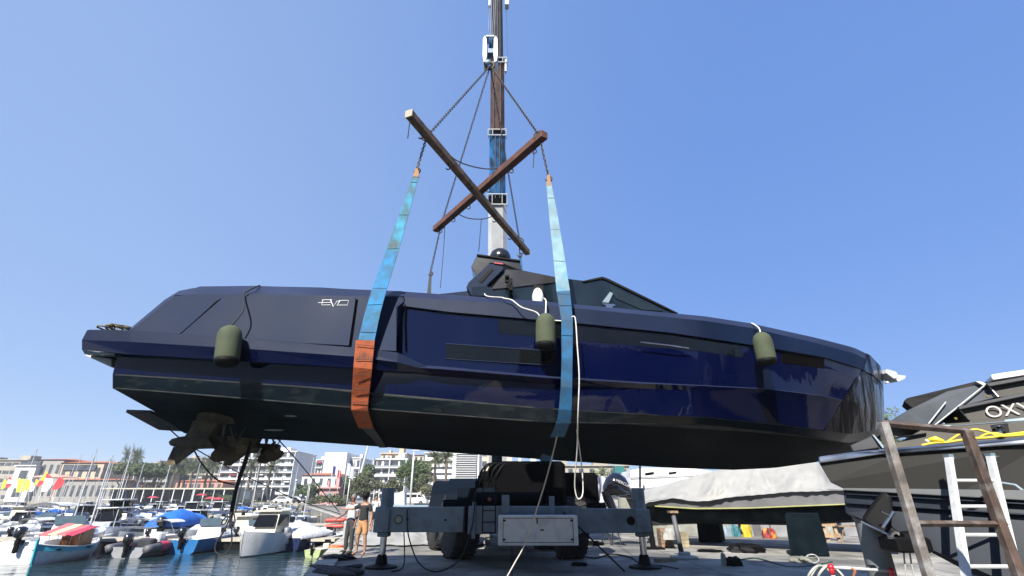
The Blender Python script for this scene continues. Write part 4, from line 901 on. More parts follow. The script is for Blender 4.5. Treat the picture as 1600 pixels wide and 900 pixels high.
# ladder
ld = thing('ladder', 'white aluminium ladder leaning on the grey boat behind the trestle', 'ladder', (4.2, 4.6, 0))
def ladline(a, b_):
    pa, pb = P(*a, 5.35), P(*b_, 4.75); d = pa - pb; return pb - d * (pb.z / d.z), pa
LA, LB = ladline((1482,714), (1509,896)), ladline((1547,712), (1589,896))
for q in (LA, LB):
    m = MB(); d = (q[1]-q[0]).normalized(); m.loft([[p + V(x*.022, y*.035, 0) for x, y in ((-1,-1),(1,-1),(1,1),(-1,1))] for p in q], True, True); m.build('rail', M_alu, ld, bevel=.004)
    m = MB(); m.box(q[0] + V(0,0,.03), (.055,.085,.06)); m.box(q[1], (.05,.076,.05)); m.build('end_cap', M_crane, ld)
def zt(q, z): return q[0].lerp(q[1], (z - q[0].z)/(q[1].z - q[0].z))
z1 = P(1500, 751, 5.25).z; dz = .235; k = 0
while z1 - k*dz > .15:
    m = MB(); z = z1 - k*dz; m.tube([zt(LA, z), zt(LB, z)], .016, 8); m.build('rung', M_alu, ld); k += 1
# grey pillar stand and small items
m = MB(); m.lathe([(.30,0),(.28,.05),(.14,.1),(.135,1.40),(.15,1.42),(.15,1.46)], V(4.17, 6.25, 0), seg=24); o = m.build('support_post', mat('post_grey', (.13,.15,.16), .6, dirt=(.2,.2,.19), dscale=3, damt=.5), smooth=35); tag(o, 'thick grey support post under the stern of the grey boat', 'post')
rk = thing('pipe_rack', 'white pipe rack with red corner joints low by the trestle', 'rack', V(3.3, 6.2, 0))
ra, rb = P(1298, 886, 6.1), P(1392, 892, 6.0)
m = MB(); m.tube([ra, rb], .016, 8)
for q in (ra, rb): m.tube([q, V(q.x, q.y, 0)], .018, 8); m.tube([V(q.x, q.y, .02), V(q.x, q.y+.5, .02)], .018, 8)
m.build('pipe', M_alu, rk, smooth=True)
for q in (ra, rb):
    m = MB(); m.ball(q, .034, 12, 8); m.tube([q, q + V(0,0,-.07)], .028, 8); m.build('corner_joint', simple('red_plastic', (.55,.015,.03), .35), rk, smooth=True)
m = MB(); a = P(1362, 887, 6.05); m.box(a, (.09,.05,.05), bev=.012); m.build('clamp', M_steel, rk)
hp = thing('cable_coil', 'coiled pale hoses hanging by the pipe rack', 'coil', P(1290, 898, 6.3))
for j, (cx, cy, r_) in enumerate(((1284,903,.12),(1298,901,.11),(1292,906,.14))):
    m = MB(); cc = P(cx, cy, 6.25+.05*j); m.tube([cc + V(r_*1.3*math.cos(t_), .05*math.sin(t_*2), r_*math.sin(t_)) for t_ in [i*math.pi/9 for i in range(19)]], .014, 6); m.build('loop', simple('pale_hose', (.45,.46,.42), .6), hp, smooth=True)
rope('rope', 'orange brown cord over the pipe rack rail', [(1330,888,6.0),(1336,892,5.98),(1334,900,6),(1338,908,6)], .014, simple('orange_cord', (.35,.12,.06), .8))
rope('rope', 'two grey cords hanging below the grey boat outdrive', [(1412,858,5.6),(1413,875,5.6),(1417,905,5.6),(1420,930,5.6),(1428,905,5.6),(1424,880,5.6),(1421,860,5.6)], .008, simple('grey_cord', (.35,.35,.32), .8))

# ---------------------------------------------------------------- boat under white tarpaulin
def YT(px): return lerp(20.2, 16.6, (px - 990) / 340)
tbt = thing('covered_boat', 'long boat on land wrapped in a creased white tarpaulin', 'boat', (8.0, 19.5, 0))
ridge = line([(1000,768),(1037,758),(1077,746),(1105,738),(1150,729),(1200,724),(1275,720),(1287,733),(1296,752),(1318,762),(1420,764)])
hem = line([(1000,790),(1014,784),(1053,779),(1080,783),(1107,782),(1130,779),(1189,772),(1240,769),(1296,766),(1318,767),(1420,763)])
low = line([(1000,792),(1023,791),(1088,795),(1170,794),(1319,788),(1420,784)])
keel = line([(1000,812),(1018,818),(1235,821),(1320,817),(1420,812)])
NX, NC = 130, 26
rr = random.Random(5)
folds = [(rr.uniform(995,1400), rr.uniform(-.9,.9), rr.uniform(3,11), rr.uniform(.06,.24)*rr.choice((1,1,-.6))) for _ in range(52)]
m = MB(); rings = []
for i in range(NX + 1):
    px = lerp(998, 1412, i/NX); yr = interp(ridge, px)[0]; yh = interp(hem, px)[0] + .7*math.sin(px*.07) + .25*math.sin(px*.37); ring = []
    for j in range(NC + 1):
        u = j/NC; py = lerp(yr, yh, u**1.1); dyy = 1.6*(1-u)**.9
        d = sum(a*math.exp(-((px - (c + sl_*60*(u-.2)))/w)**2) for c, sl_, w, a in folds) * (.25 + u*.9) * (1 if u < .75 else max(.15, (1-u)*4)) + .03*math.sin(px*.5+u*9)*u*(1-u)*2
        if u > .5: d += .012*math.sin(px*.42)*(u-.5)*2
        ring.append(P(px, py, YT(px) + dyy - d*.8))
    rings.append(ring)
m.loft(rings, False)
# far side of the tarpaulin
m.loft([[r_[0] for r_ in rings], [r_[0] + V(.3, 1.6, -.9) for r_ in rings]], False)
m.build('tarpaulin', M_tarp, tbt, smooth=True)
m = MB(); A = []
for i in range(40):
    px = lerp(1003, 1412, i/39); e = min(1, (px-1003)/25); yh = interp(hem, px)[0] - 2; yl = interp(low, px)[0]
    a_ = P(px, yh, YT(px)+.12); b_ = P(px, yl, YT(px)+.2); k_ = V(.53,.85,0); A.append([a_, b_, b_ + k_*2.8, a_ + k_*2.8])
m.loft(A, True, True); m.build('topside', mat('grey_topside', (.16,.16,.165), .35, coat=.2, var=.1), tbt)
m = MB(); A = []
for i in range(40):
    px = lerp(1023, 1412, i/39); yl = interp(low, px)[0]; A.append([P(px, yl-1.2, YT(px)+.15), P(px, yl+.7, YT(px)+.15), P(px, yl+.7, YT(px)+.4), P(px, yl-1.2, YT(px)+.4)])
m.loft(A, True, True); m.build('yellow_stripe', simple('dull_yellow', (.30,.30,.10), .5), tbt)
m = MB(); A = []
for i in range(40):
    px = lerp(1010, 1412, i/39); yl = interp(low, px)[0]; yk = interp(keel, px)[0]
    a_ = P(px, yl, YT(px)+.22); b_ = P(px, yk-4, YT(px)+.5); k_ = V(.53,.85,0); A.append([a_, b_, V(b_.x+.5, b_.y+.8, P(px, yk, YT(px)+1.2).z), b_ + k_*2.2, a_ + k_*2.7])
m.loft(A, True, True); m.build('underbody', M_bottom, tbt)
# keel blocks and props
def block(label, px, pby, wpx, ztop, tap=.95, depth=1.0):
    q = G(px, pby); t_ = q.y/ray(px, pby).y; w = wpx*t_; m = MB(); A = []
    for z, k in ((0, 1), (.06, 1), (ztop*.5, .985), (ztop, tap)): A.append([q + V(x*w/2*k, 0, z) + V(.5,.86,0)*(depth/2 + y*depth/2*k) for x, y in ((-1,-1),(-.2,-1.02),(.3,-.99),(1,-1),(1,1),(-1,1))])
    m.loft(A, True, True); o = m.build('keel_block', simple('dark_block', (.004,.009,.013), .8, spec=.04, var=.3, scale=2, dirt=(.008,.012,.016), dscale=2, damt=.5), bevel=.03); return tag(o, label, 'block', 'dark blocks under the tarpaulined boat')
block('smaller dark block farther back under the tarpaulined boat', 1110, 848, 36, 1.05)
block('large dark block under the right part of the tarpaulined boat', 1267, 870, 60, 1.2, .9, 1.0)
pr = thing('boat_prop', 'grey adjustable prop on a pale foot under the tarpaulined boat', 'prop', G(1068, 874))
q = G(1068, 874); m = MB(); m.tube([q + V(-.02,0,.05), q + V(-.12, .1, 1.22)], [.075,.065], 10); m.build('tube', simple('prop_grey', (.10,.10,.11), .6), pr, smooth=True)
m = MB(); m.box(q + V(-.12,.1,1.26), (.26,.26,.06)); m.build('pad', M_wood, pr)
m = MB(); m.box(q + V(.02,0,.045), (.72,.4,.09), bev=.02); m.box(q + V(.04,-.02,.14), (.3,.22,.12), bev=.02); m.build('foot', simple('pale_foot', (.42,.45,.43), .7), pr)
pr = thing('boat_prop', 'dark prop behind the right jack of the crane', 'prop', G(1021, 858))
q = G(1021, 858); m = MB(); m.tube([q, q + V(-.05,0,1.1)], .09, 10); m.build('tube', M_black, pr); m = MB(); m.box(q + V(0,0,.03), (.7,.5,.06)); m.build('foot', M_black, pr)
# yard clutter
def lump(name, label, cat, px, py, w, h, m_, z=0, seed=1, flat=False):
    q = G(px, py, z); rr = random.Random(seed); m = MB(); A = []; k = 22; nr = 9
    ph = [(rr.uniform(1, 4), rr.uniform(0, 6), rr.uniform(2, 6), rr.uniform(0, 6)) for _ in range(5)]
    for i in range(nr + 1):
        e_ = math.pi/2*i/nr; ring = []
        for j in range(k):
            t_ = 2*math.pi*j/k; d_ = 1 + sum(.10*math.sin(a*t_*1.0//1 + a*t_ + b + c_*e_ + d2) for a, b, c_, d2 in [(round(p), q_, r_, s_) for p, q_, r_, s_ in ph]) + rr.uniform(-.05, .05)
            r_ = max(.01, math.cos(e_)**.5) if i < nr else .01
            ring.append(q + V(w/2*r_*math.cos(t_)*d_, w*.38*r_*math.sin(t_)*d_, h*math.sin(e_)**.8*(.75 + .3*(d_ if i < nr else 1))))
        A.append(ring)
    m.loft(A, True, True); return tag(m.build(name, m_, smooth=50), label, cat)
def crate(name, label, cat, px, py, w, d, h, m_, rz=0):
    q = G(px, py); m = MB(); n = max(1, int(h/.12))
    for k in range(n):
        z = h*(k+.5)/n; m.box(q + V(0, 0, z), (w, d, h/n*.86), rz)
    m.box(q + V(0,0,h/2), (w*.95, d*.95, h*.98), rz); return tag(m.build(name, m_), label, cat)
crate('crate', 'slatted wooden crate under the left end of the tarpaulined boat', 'crate', 1041, 855, .45, .5, .62, M_wood)
crate('wood_block', 'pale timber block stack right of the slatted crate', 'block', 1069, 855, .28, .4, .50, simple('pale_timber', (.30,.25,.15), .8, var=.3))
crate('basket', 'grey wire box beside the dark prop', 'box', 1030, 852, .35, .4, .3, simple('wire_grey', (.25,.25,.24), .7))
lump('plastic_bag', 'crumpled white plastic bag on top of the wooden crate', 'bag', 1047, 843, .42, .34, M_tarp, z=.3, seed=4)
lump('tarp_heap', 'black rag heap in the shade under the tarpaulined boat', 'rag', 1167, 863, .95, .24, M_black, seed=2)
lump('tarp_heap', 'flat dark rag left of the black rag heap', 'rag', 1110, 862, .8, .06, M_black, seed=3)
lump('tarp_heap', 'dark cloth heap in the sunlit strip before the blocks', 'rag', 1147, 884, .42, .20, M_black, seed=6)
lump('paper_scrap', 'pale folded scrap sticking up by the dark cloth heap', 'scrap', 1132, 884, .14, .28, simple('scrap_grey', (.35,.37,.33), .8), seed=8)
lump('sack', 'grey green sack lying at the foot of the large block', 'sack', 1252, 878, .62, .13, simple('sack_grey', (.20,.20,.16), .9, var=.3), seed=9)
rope('hose', 'hose loop on the quay beside the large block', [(1255,878,15.4),(1262,868,16.3),(1272,867,16.4),(1279,873,15.8),(1276,879,15.2),(1262,880,15.1)], .02, simple('pale_hose', (.45,.46,.42), .6), cat='hose')
lump('bag', 'bright yellow bag against the back wall', 'bag', 1168, 839, .42, .52, simple('yellow_cloth', (.5,.36,.01), .7), seed=5)
lump('bag', 'red and yellow life jacket pile against the back wall', 'bag', 1203, 841, .6, .38, simple('red_yellow', (.38,.03,.02), .7, var=.9, scale=4, dirt=(.5,.4,.05), dscale=4, damt=1), seed=7)
lump('bucket', 'teal bundle beside the yellow bag', 'bundle', 1150, 838, .45, .45, simple('teal_plastic', (.03,.15,.18), .6), seed=11)
lump('bag', 'pale blue canister pile left of the teal bundle', 'canister', 1138, 838, .4, .42, simple('pale_blue', (.2,.27,.31), .6), seed=12)
for k, px in enumerate((1180, 1194, 1224, 1338)):
    q = G(px, 838); m = MB(); m.prism([q + V(-.42,.1,0), q + V(.42,.1,0), q + V(.40,.45,1.9), q + V(-.44,.45,1.9)], (0,.08,0)); tag(m.build('wall_panel', mat('leaning_panel', (.22,.22,.22), .7, var=.2, scale=2)), 'grey sheet panel leaning on the yard wall, %s' % ('just right of the yellow bag', 'behind the life jacket pile', 'left of the large block', 'right of the pallet')[k], 'panel', 'grey panels leaning on the yard wall')
pt = thing('pallet', 'brown wooden pallet standing upright right of the large block', 'pallet', G(1303, 846))
q = G(1303, 846)
for k in range(4):
    m = MB(); m.box(q + V(0, .3+.12*k*.9, .2+.42*k), (1.05,.03,.16)); m.build('board', mat('pallet_wood', (.36,.24,.14), .8, var=.25, scale=5), pt)
for x in (-.48, 0, .48):
    m = MB(); m.prism([q + V(x-.06,.36,0), q + V(x+.06,.36,0), q + V(x+.06,.80,1.6), q + V(x-.06,.80,1.6)], (0,.08,0)); m.build('stringer', MATS['pallet_wood'], pt)
m = MB(); m.box(V(13.5, 27.2, 1.05), (16, .25, 2.1)); 
o = m.build('yard_wall', mat('yard_wall', (.30,.30,.26), .9, var=.25, scale=1.2, bump=.02, bscale=10, dirt=(.16,.17,.13), dscale=1.5, damt=.7)); tag(o, 'low stained concrete wall behind the tarpaulined boat', 'wall')
bn = thing('bench', 'small grey trestle bench right of the pallet', 'bench', G(1345, 850))
q = G(1345, 850); m = MB(); m.box(q + V(0,.2,.62), (1.3,.25,.05)); m.build('top', M_wood, bn)
for x in (-.5,.5):
    m = MB(); m.tube([q + V(x-.1,.2,0), q + V(x+.1,.2,.6)], .025, 6); m.build('leg', M_wood, bn)
# ---------------------------------------------------------------- boats behind on the right
wb = thing('motorboat', 'white motorboat on land beyond the tarpaulined boat', 'boat', (7, 27, 0))
def wslab(nm, pts, Y, th, m_): m = MB(); slab(m, pts, Y, th); return m.build(nm, m_, wb, bevel=.02)
wslab('topside', [(985,752),(1170,742),(1170,752),(1100,766),(985,768)], 26, 2.8, M_gel)
wslab('hull_band', [(985,764),(1100,754),(1100,772),(985,778)], 25.97, 2.8, M_grayhull)
wslab('cabin', [(985,735),(1005,731),(1080,731),(1110,736),(1165,741),(1170,745),(985,754)], 26.3, 2.2, M_gel)
wslab('cabin_window', [(1008,739),(1022,737),(1022,741),(1008,743)], 26.27, .05, M_glass); wslab('cabin_window', [(1044,738),(1058,736.5),(1056,740),(1046,741.5)], 26.27, .05, M_glass)
wslab('rail', [(985,746),(1100,741),(1100,742),(985,747.4)], 26.2, .05, M_steel)
wslab('underbody', [(990,776),(1110,768),(1110,795),(1000,800)], 26.3, 2.2, M_bottom)
m = MB(); m.tube([P(1000,728,25), P(1000,762,25)], .05, 8); tag(m.build('post', M_black), 'thin black post before the white motorboat', 'post')
m = MB(); slab(m, [(960,728),(975,728),(976,740),(961,740)], 30, .4); tag(m.build('signboard', simple('teal_sign', (.02,.15,.15), .6)), 'dark teal board beyond the black outboard', 'board')
sbt = thing('motorboat', 'white boat stern with round radar between crane and black outboard', 'boat', (3.4, 22, 0))
m = MB(); slab(m, [(898,748),(943,744),(952,752),(952,784),(940,786),(905,780)], 21.5, 4.5); m.build('hull', M_gel, sbt, bevel=.04)
m = MB(); slab(m, [(905,779),(945,785),(948,798),(915,795)], 21.8, 4); m.build('underbody', M_bottom, sbt)
m = MB(); m.ball(P(928,749,21.2), .2, 16, 10); m.tube([P(930,755,21.3), P(932,775,21.4)], [.18,.12], 12); m.build('radome', M_white, sbt, smooth=True)
m = MB(); m.lathe([(.06,-.02),(.1,-.02),(.1,.02),(.06,.02),(.06,-.02)], P(911,767,21.45), axis='Y', seg=16); m.lathe([(.001,-.01),(.07,-.01),(.07,.01)], P(911,767,21.46), axis='Y', seg=14); m.build('exhaust', M_deckg, sbt)
ob = thing('outboard_motor', 'large glossy black outboard motor tilted up beside the white boat', 'outboard', P(968, 790, 19.8))
def ypt(a, b, y=19.6): return P(a, b, y)
m = MB(); A = []
for (a, b, w, h) in ((942,760,8,16),(948,752,12,26),(958,748,15,34),(968,750,16,36),(978,754,14,30),(985,762,9,18),(988,768,3,6)):
    c_ = ypt(a, b+8); t_ = .0243; A.append([c_ + V(0, .36*(w/16)*math.cos(q), h*t_*.5*math.sin(q)) for q in [2*math.pi*k/14 for k in range(14)]])
m.loft(A, True, True); m.build('cowl', mat('black_cowl', (.008,.008,.01), .08, coat=.8), ob, smooth=50)
m = MB(); A = []
for (a, b, w, h) in ((946,768,14,10),(951,782,16,9),(958,796,14,8),(964,806,10,6)):
    c_ = ypt(a, b); t_ = .0243; A.append([c_ + V(w*t_*.5*math.cos(q), .2*math.sin(q), 0) for q in [2*math.pi*k/12 for k in range(12)]])
m.loft(A, True, True); m.build('midsection', MATS['black_cowl'], ob, smooth=50)
m = MB()
for a, b_ in (((962,757),(984,770)),((966,762),(982,771)),((958,776),(984,772))): m.tube([ypt(*a, 19.22), ypt((a[0]+b_[0])/2, (a[1]+b_[1])/2+1, 19.2), ypt(*b_, 19.35)], .012, 5)
m.build('trim_line', M_steel, ob)
font_mesh('MERCURY', .14, .004, ob, Matrix.Translation(ypt(962, 752, 19.2) - Vector(ob['_o'])) @ Matrix.Rotation(R(24), 4, 'Y') @ Matrix.Rotation(R(90), 4, 'X'), M_alu)
for k, px in enumerate((941, 957)):
    t = thing('trestle', 'thin pale trestle under the white boat, %s' % ('left one' if k == 0 else 'right one'), 'trestle', G(px, 852), 'pale trestles under the white boats')
    q = G(px, 852); m = MB(); m.tube([q, q + V(.08,0,.75)], .03, 6); m.tube([q + V(.35,0,0), q + V(.15,0,.75)], .03, 6); m.build('leg', M_steel, t); m = MB(); m.box(q + V(.1,0,.77), (.5,.1,.06)); m.build('top', M_steel, t)
for k, (px, py, lb) in enumerate(((904,848,'small dark wheeled dolly behind the tool box'),(925,852,'dark lumber scraps right of the wheeled dolly'))):
    lump('debris', lb, 'debris', px, py, .8, .14, M_black, seed=20+k)

rope('hose', 'black hose snaking over the quay between the crane and the prop', [(905,868,16.8),(930,872,16.2),(955,866,17.1),(985,871,16.3),(1000,880,15.1),(1030,884,14.6),(1060,889,14.0)], .022, M_brope, cat='hose')
rope('hose', 'dark green hose lying along the shade beside the large block', [(1150,876,15.6),(1180,872,16.2),(1210,880,15.1),(1235,886,14.4),(1270,884,14.6),(1300,878,15.4)], .02, simple('green_hose', (.02,.06,.04), .7), cat='hose')
crate('wood_block', 'short timber lying in the sunlit strip right of the crane jack', 'block', 1040, 878, .7, .12, .1, MATS['pale_timber'], R(20))
lump('tarp_heap', 'small dark rag on the quay in front of the tool box', 'rag', 905, 884, .4, .08, M_black, seed=41)
# ---------------------------------------------------------------- marina boats
def hullform(L, B, Fb, bowk=.3, tr=.85, n=14, flare=.8):
    st = []
    for i in range(n + 1):
        s = i/n; hb = B/2*(tr + (1-tr)*min(1, s/.35)) * (1 - max(0, (s-.5)/.5)**2.3*.985); z = Fb*(1 + bowk*s*s); x = -L/2 + L*s
        ch = hb*flare*(1 - .25*max(0, s-.5)); kz = -.3 + .28*max(0, (s-.7)/.3)**2
        xo = (s > .8) * (s-.8)*.25*L*.35
        st.append((x, hb, z, ch, kz, xo))
    return st
def make_boat(nm, label, L, B, Fb, hullm, deckm, style, cover=None, band=None, motor=None, trim=None):
    t = thing(nm, label, 'boat', (0,0,0))
    st = hullform(L, B, Fb, .35 if style != 'rib' else .15)
    m = MB(); ring = []
    for x, hb, z, ch, kz, xo in st:
        ring.append([V(x+0, -hb, z), V(x-xo*.3, -lerp(ch,hb,.55), z*.5), V(x-xo, -ch, .06), V(x-xo, 0, kz), V(x-xo, ch, .06), V(x-xo*.3, lerp(ch,hb,.55), z*.5), V(x, hb, z)])
    m.loft(ring, False); m.add(ring[0], [tuple(range(7))])
    m.build('hull', hullm, t, smooth=35)
    if band:
        m = MB()
        for s in (-1, 1):
            A = [[V(x, s*(hb+.012), z-.02), V(x, s*(hb+.015), z*.82)] for x, hb, z, ch, kz, xo in st]; m.loft(A, False)
        x, hb, z = st[0][:3]; m.box(V(x-.01, 0, z*.9), (.02, hb*2, z*.18)); m.build('stripe', band, t)
    # deck: rim plus inner well
    n = len(st); w0 = 1; w1 = int(n*(.72 if style in ('open','rib') else .45))
    m = MB(); rim = []
    for i, (x, hb, z, ch, kz, xo) in enumerate(st):
        inn = max(0, hb - .22) if (w0 <= i <= w1) else 0
        rim.append((V(x, -hb, z+.005), V(x, -inn, z+.03), V(x, inn, z+.03), V(x, hb, z+.005)))
    m.loft([[r[0], r[1]] for r in rim], False); m.loft([[r[2], r[3]] for r in rim], False)
    well = [i for i in range(n) if w0 <= i <= w1]; fz = .22
    m.loft([[rim[i][1], V(rim[i][1].x, rim[i][1].y, fz), V(rim[i][2].x, rim[i][2].y, fz), rim[i][2]] for i in well], False)
    for i in (w0, w1): m.add([rim[i][1], rim[i][2], V(rim[i][2].x, rim[i][2].y, fz), V(rim[i][1].x, rim[i][1].y, fz)], [(0,1,2,3)])
    m.build('deck', deckm, t)
    z0 = Fb
    if style == 'open':
        m = MB(); m.box(V(.0, 0, fz+.45), (.5, .65, .9), bev=.05); m.build('console', deckm, t)
        m = MB(); m.prism([V(.15,-.34,z0+.35), V(.32,-.34,z0+.35), V(.1,-.30,z0+.75)], (0,.68,0)); m.build('windscreen', M_glass, t)
        m = MB(); m.box(V(-.9,0,fz+.3), (.5,B*.62,.5), bev=.05); m.build('seat', trim or deckm, t)
    if style in ('cruiser', 'hardtop'):
        a, b_ = L*-.02, L*.30; hb = B*.36; m = MB()
        A = [[V(a,-hb,z0), V(a,hb,z0), V(a+.1,hb*.9,z0+.62), V(a+.1,-hb*.9,z0+.62)], [V(b_*.6,-hb*.9,z0+.05), V(b_*.6,hb*.9,z0+.05), V(b_*.4,hb*.75,z0+.58), V(b_*.4,-hb*.75,z0+.58)], [V(b_*1.15,-hb*.5,z0+.12), V(b_*1.15,hb*.5,z0+.12), V(b_*1.1,hb*.4,z0+.22), V(b_*1.1,-hb*.4,z0+.22)]]
        m.loft(A, True, True); m.build('cabin', deckm, t, bevel=.03)
        for s in (-1, 1): m = MB(); m.prism([V(a+.15, s*hb*.98, z0+.2), V(b_*.5, s*hb*.86, z0+.24), V(b_*.42, s*hb*.80, z0+.48), V(a+.18, s*hb*.93, z0+.48)], (0, s*.02, 0)); m.build('cabin_window', M_glass, t)
        m = MB(); m.prism([V(a-.02,-hb*.9,z0+.62), V(a+.45,-hb*.8,z0+.62), V(a+.1,-hb*.75,z0+1.05)], (0,hb*1.7,0)); m.build('windscreen', mat('blue_glass', (.06,.09,.11), .08, coat=.5), t)
    if style == 'hardtop':
        m = MB(); hb = B*.34; m.box(V(-.15, 0, z0+1.62), (L*.27, hb*2.1, .09), bev=.04); m.build('hard_top', M_gel, t)
        for sx in (-1, 1):
            for sy in (-1, 1): m = MB(); m.tube([V(-.15+sx*L*.11+.1, sy*hb, z0+.1), V(-.15+sx*L*.11, sy*hb, z0+1.6)], .03, 6); m.build('top_post', M_alu, t)
        m = MB(); m.prism([V(L*.0,-hb*.95,z0+.7), V(L*.12,-hb*.9,z0+.7), V(L*.06,-hb*.9,z0+1.55), V(L*-.01,-hb*.95,z0+1.55)], (0,hb*1.85,0)); m.build('wheelhouse_glass', M_glass, t)
    if style == 'pilot':
        hb = B*.33; m = MB(); A = [[V(-L*.12,-hb,z0-.1),V(-L*.12,hb,z0-.1),V(-L*.12,hb*.92,z0+1.25),V(-L*.12,-hb*.92,z0+1.25)],[V(L*.16,-hb*.9,z0-.1),V(L*.16,hb*.9,z0-.1),V(L*.08,hb*.82,z0+1.25),V(L*.08,-hb*.82,z0+1.25)]]
        m.loft(A, True, True); m.box(V(-L*.03,0,z0+1.30),(L*.30,hb*2.2,.08),bev=.03); m.build('wheelhouse', deckm, t)
        m = MB(); m.prism([V(L*.155,-hb*.8,z0+.45),V(L*.155,hb*.8,z0+.45),V(L*.10,hb*.75,z0+1.1),V(L*.10,-hb*.75,z0+1.1)],(.03,0,.01))
        for s in (-1,1): m.prism([V(-L*.09,s*hb*1.0,z0+.5),V(L*.11,s*hb*.93,z0+.5),V(L*.07,s*hb*.87,z0+1.1),V(-L*.09,s*hb*.95,z0+1.1)],(0,s*.02,0))
        m.build('wheelhouse_window', M_glass, t)
    if style == 'covered':
        m = MB(); A = []
        rr = random.Random(len(bpy.data.objects))
        for i, (x, hb, z, ch, kz, xo) in enumerate(st):
            s = i/(len(st)-1); h = (.55*math.sin(min(1, s*1.25+.12)*math.pi)**.7 if s < .75 else .25*(1-s)/.25) + .02
            A.append([V(x, -(hb+.03), z-.08), V(x, -(hb+.02), z+.03)] + [V(x, lerp(-hb, hb, (k+.5)/5), z + .04 + h*math.sin(math.pi*(k+.5)/5)**.8 + rr.uniform(-.03,.03)) for k in range(5)] + [V(x, hb+.02, z+.03), V(x, hb+.03, z-.08)])
        m.loft(A, False); m.add(A[0], [tuple(range(len(A[0])))]); m.build('cover', cover, t, smooth=50)
    if style == 'bimini':
        m = MB(); hb = B*.42; A = []
        for i in range(5):
            x = lerp(-L*.3, L*.05, i/4); A.append([V(x, hb*math.cos(q), z0+1.15 + .22*math.sin(q)) for q in [math.pi*k/6 for k in range(7)]])
        m.loft(A, False); m.build('bimini', cover, t, smooth=True)
        for x in (-L*.3, L*.05):
            m = MB(); m.tube([V(-L*.12, -hb, z0), V(x, -hb, z0+1.15), V(x, 0, z0+1.36), V(x, hb, z0+1.15), V(-L*.12, hb, z0)], .018, 5); m.build('bimini_frame', M_steel, t)
        m = MB(); m.prism([V(L*.06,-hb*.8,z0),V(L*.18,-hb*.75,z0),V(L*.08,-hb*.7,z0+.4)], (0,hb*1.55,0)); m.build('windscreen', M_glass, t)
    if style == 'sail':
        hb = B*.30; m = MB(); A = [[V(-L*.1,-hb,z0),V(-L*.1,hb,z0),V(-L*.08,hb*.8,z0+.35),V(-L*.08,-hb*.8,z0+.35)],[V(L*.25,-hb*.7,z0+.05),V(L*.25,hb*.7,z0+.05),V(L*.22,hb*.5,z0+.25),V(L*.22,-hb*.5,z0+.25)]]
        m.loft(A, True, True); m.build('cabin', deckm, t, bevel=.03)
        m = MB(); m.tube([V(L*.08,0,z0), V(L*.08,0,z0+L*1.25)], [.07,.04], 8); m.build('mast', M_alu, t)
        m = MB(); m.tube([V(L*.08,0,z0+.9), V(-L*.35,0,z0+1.0)], [.09,.11,.08], 8); m.build('boom', cover or M_alu, t)
        m = MB()
        for a in (V(L*.5,0,z0*1.3), V(-L*.48,0,z0)): m.tube([a, V(L*.08,0,z0+L*1.22)], .010, 4)
        for s in (-1, 1): m.tube([V(L*.05,s*B*.42,z0), V(L*.08,s*.3,z0+L*.7), V(L*.08,0,z0+L*1.2)], .009, 4); m.tube([V(L*.08,0,z0+L*.7), V(L*.08,s*.32,z0+L*.7)], .02, 4)
        m.build('rigging', M_steel, t)
    if style == 'rib':
        m = MB()
        for s in (-1, 1): m.tube([V(-L*.5-.1, s*B*.47, Fb*.85), V(-L*.2, s*B*.48, Fb*.9), V(L*.2, s*B*.42, Fb*1.0), V(L*.4, s*B*.22, Fb*1.12), V(L*.5, 0, Fb*1.2)], [.2,.25,.25,.23,.2], 12, smooth=4)
        m.build('tube', cover, t, smooth=True)
        m = MB(); m.box(V(-.1,0,.75), (.6,.6,.7), bev=.08); m.build('console', M_gel, t); m = MB(); m.box(V(-.9,0,.6), (.55,.8,.45), bev=.08); m.build('seat', M_deckg, t)
        if trim:
            for s in (-1, 1):
                for xx in (-L*.33, L*.02): m = MB(); m.tube([V(xx, s*B*.49, Fb*.9+.02), V(xx+.7, s*B*.485, Fb*.93+.02)], .255, 12, caps=False); m.build('tube_patch', trim, t, smooth=True)
    if motor:
        x = -L/2 - .22; z = Fb
        m = MB(); m.box(V(x, 0, z+.42), (.48, .36, .52), bev=.09); m.build('motor_cowl', motor, t, smooth=50)
        m = MB(); m.box(V(x+.03, 0, z-.1), (.22, .16, .75), bev=.04); m.box(V(x+.15, 0, z-.02), (.25,.3,.2)); m.build('motor_leg', M_black, t)
    return t
M_cream = mat('cream_gelcoat', (.66, .62, .50), .3, var=.05, dirt=(.5,.47,.4), dscale=1.5, damt=.4)
M_bluec = mat('bright_blue_cover', (.02, .16, .62), .6, var=.15, scale=3, bump=.03, bscale=5)
M_creamc = mat('cream_cover', (.62,.56,.38), .8, var=.1, bump=.03, bscale=5)
M_greyc = mat('grey_cover', (.34,.34,.35), .8, var=.15, bump=.03, bscale=5)
M_whitec = mat('white_cover', (.70,.70,.70), .8, var=.08, bump=.04, bscale=5)
M_navyc = mat('navy_cover', (.03,.045,.12), .8, var=.15, bump=.03, bscale=5)
M_bluehull = mat('blue_gelcoat', (.02, .14, .36), .25, coat=.4)
M_navyg = mat('navy_gelcoat', (.015,.025,.07), .2, coat=.4)
M_turq = mat('turquoise_paint', (.04, .42, .52), .4, var=.08)
M_hypalon = mat('grey_hypalon', (.10,.10,.11), .6)
M_pink = mat('pink_red_patch', (.60,.06,.12), .6)
M_motk = mat('motor_black', (.012,.012,.014), .25, coat=.4); M_motg = mat('motor_grey', (.20,.22,.24), .3)
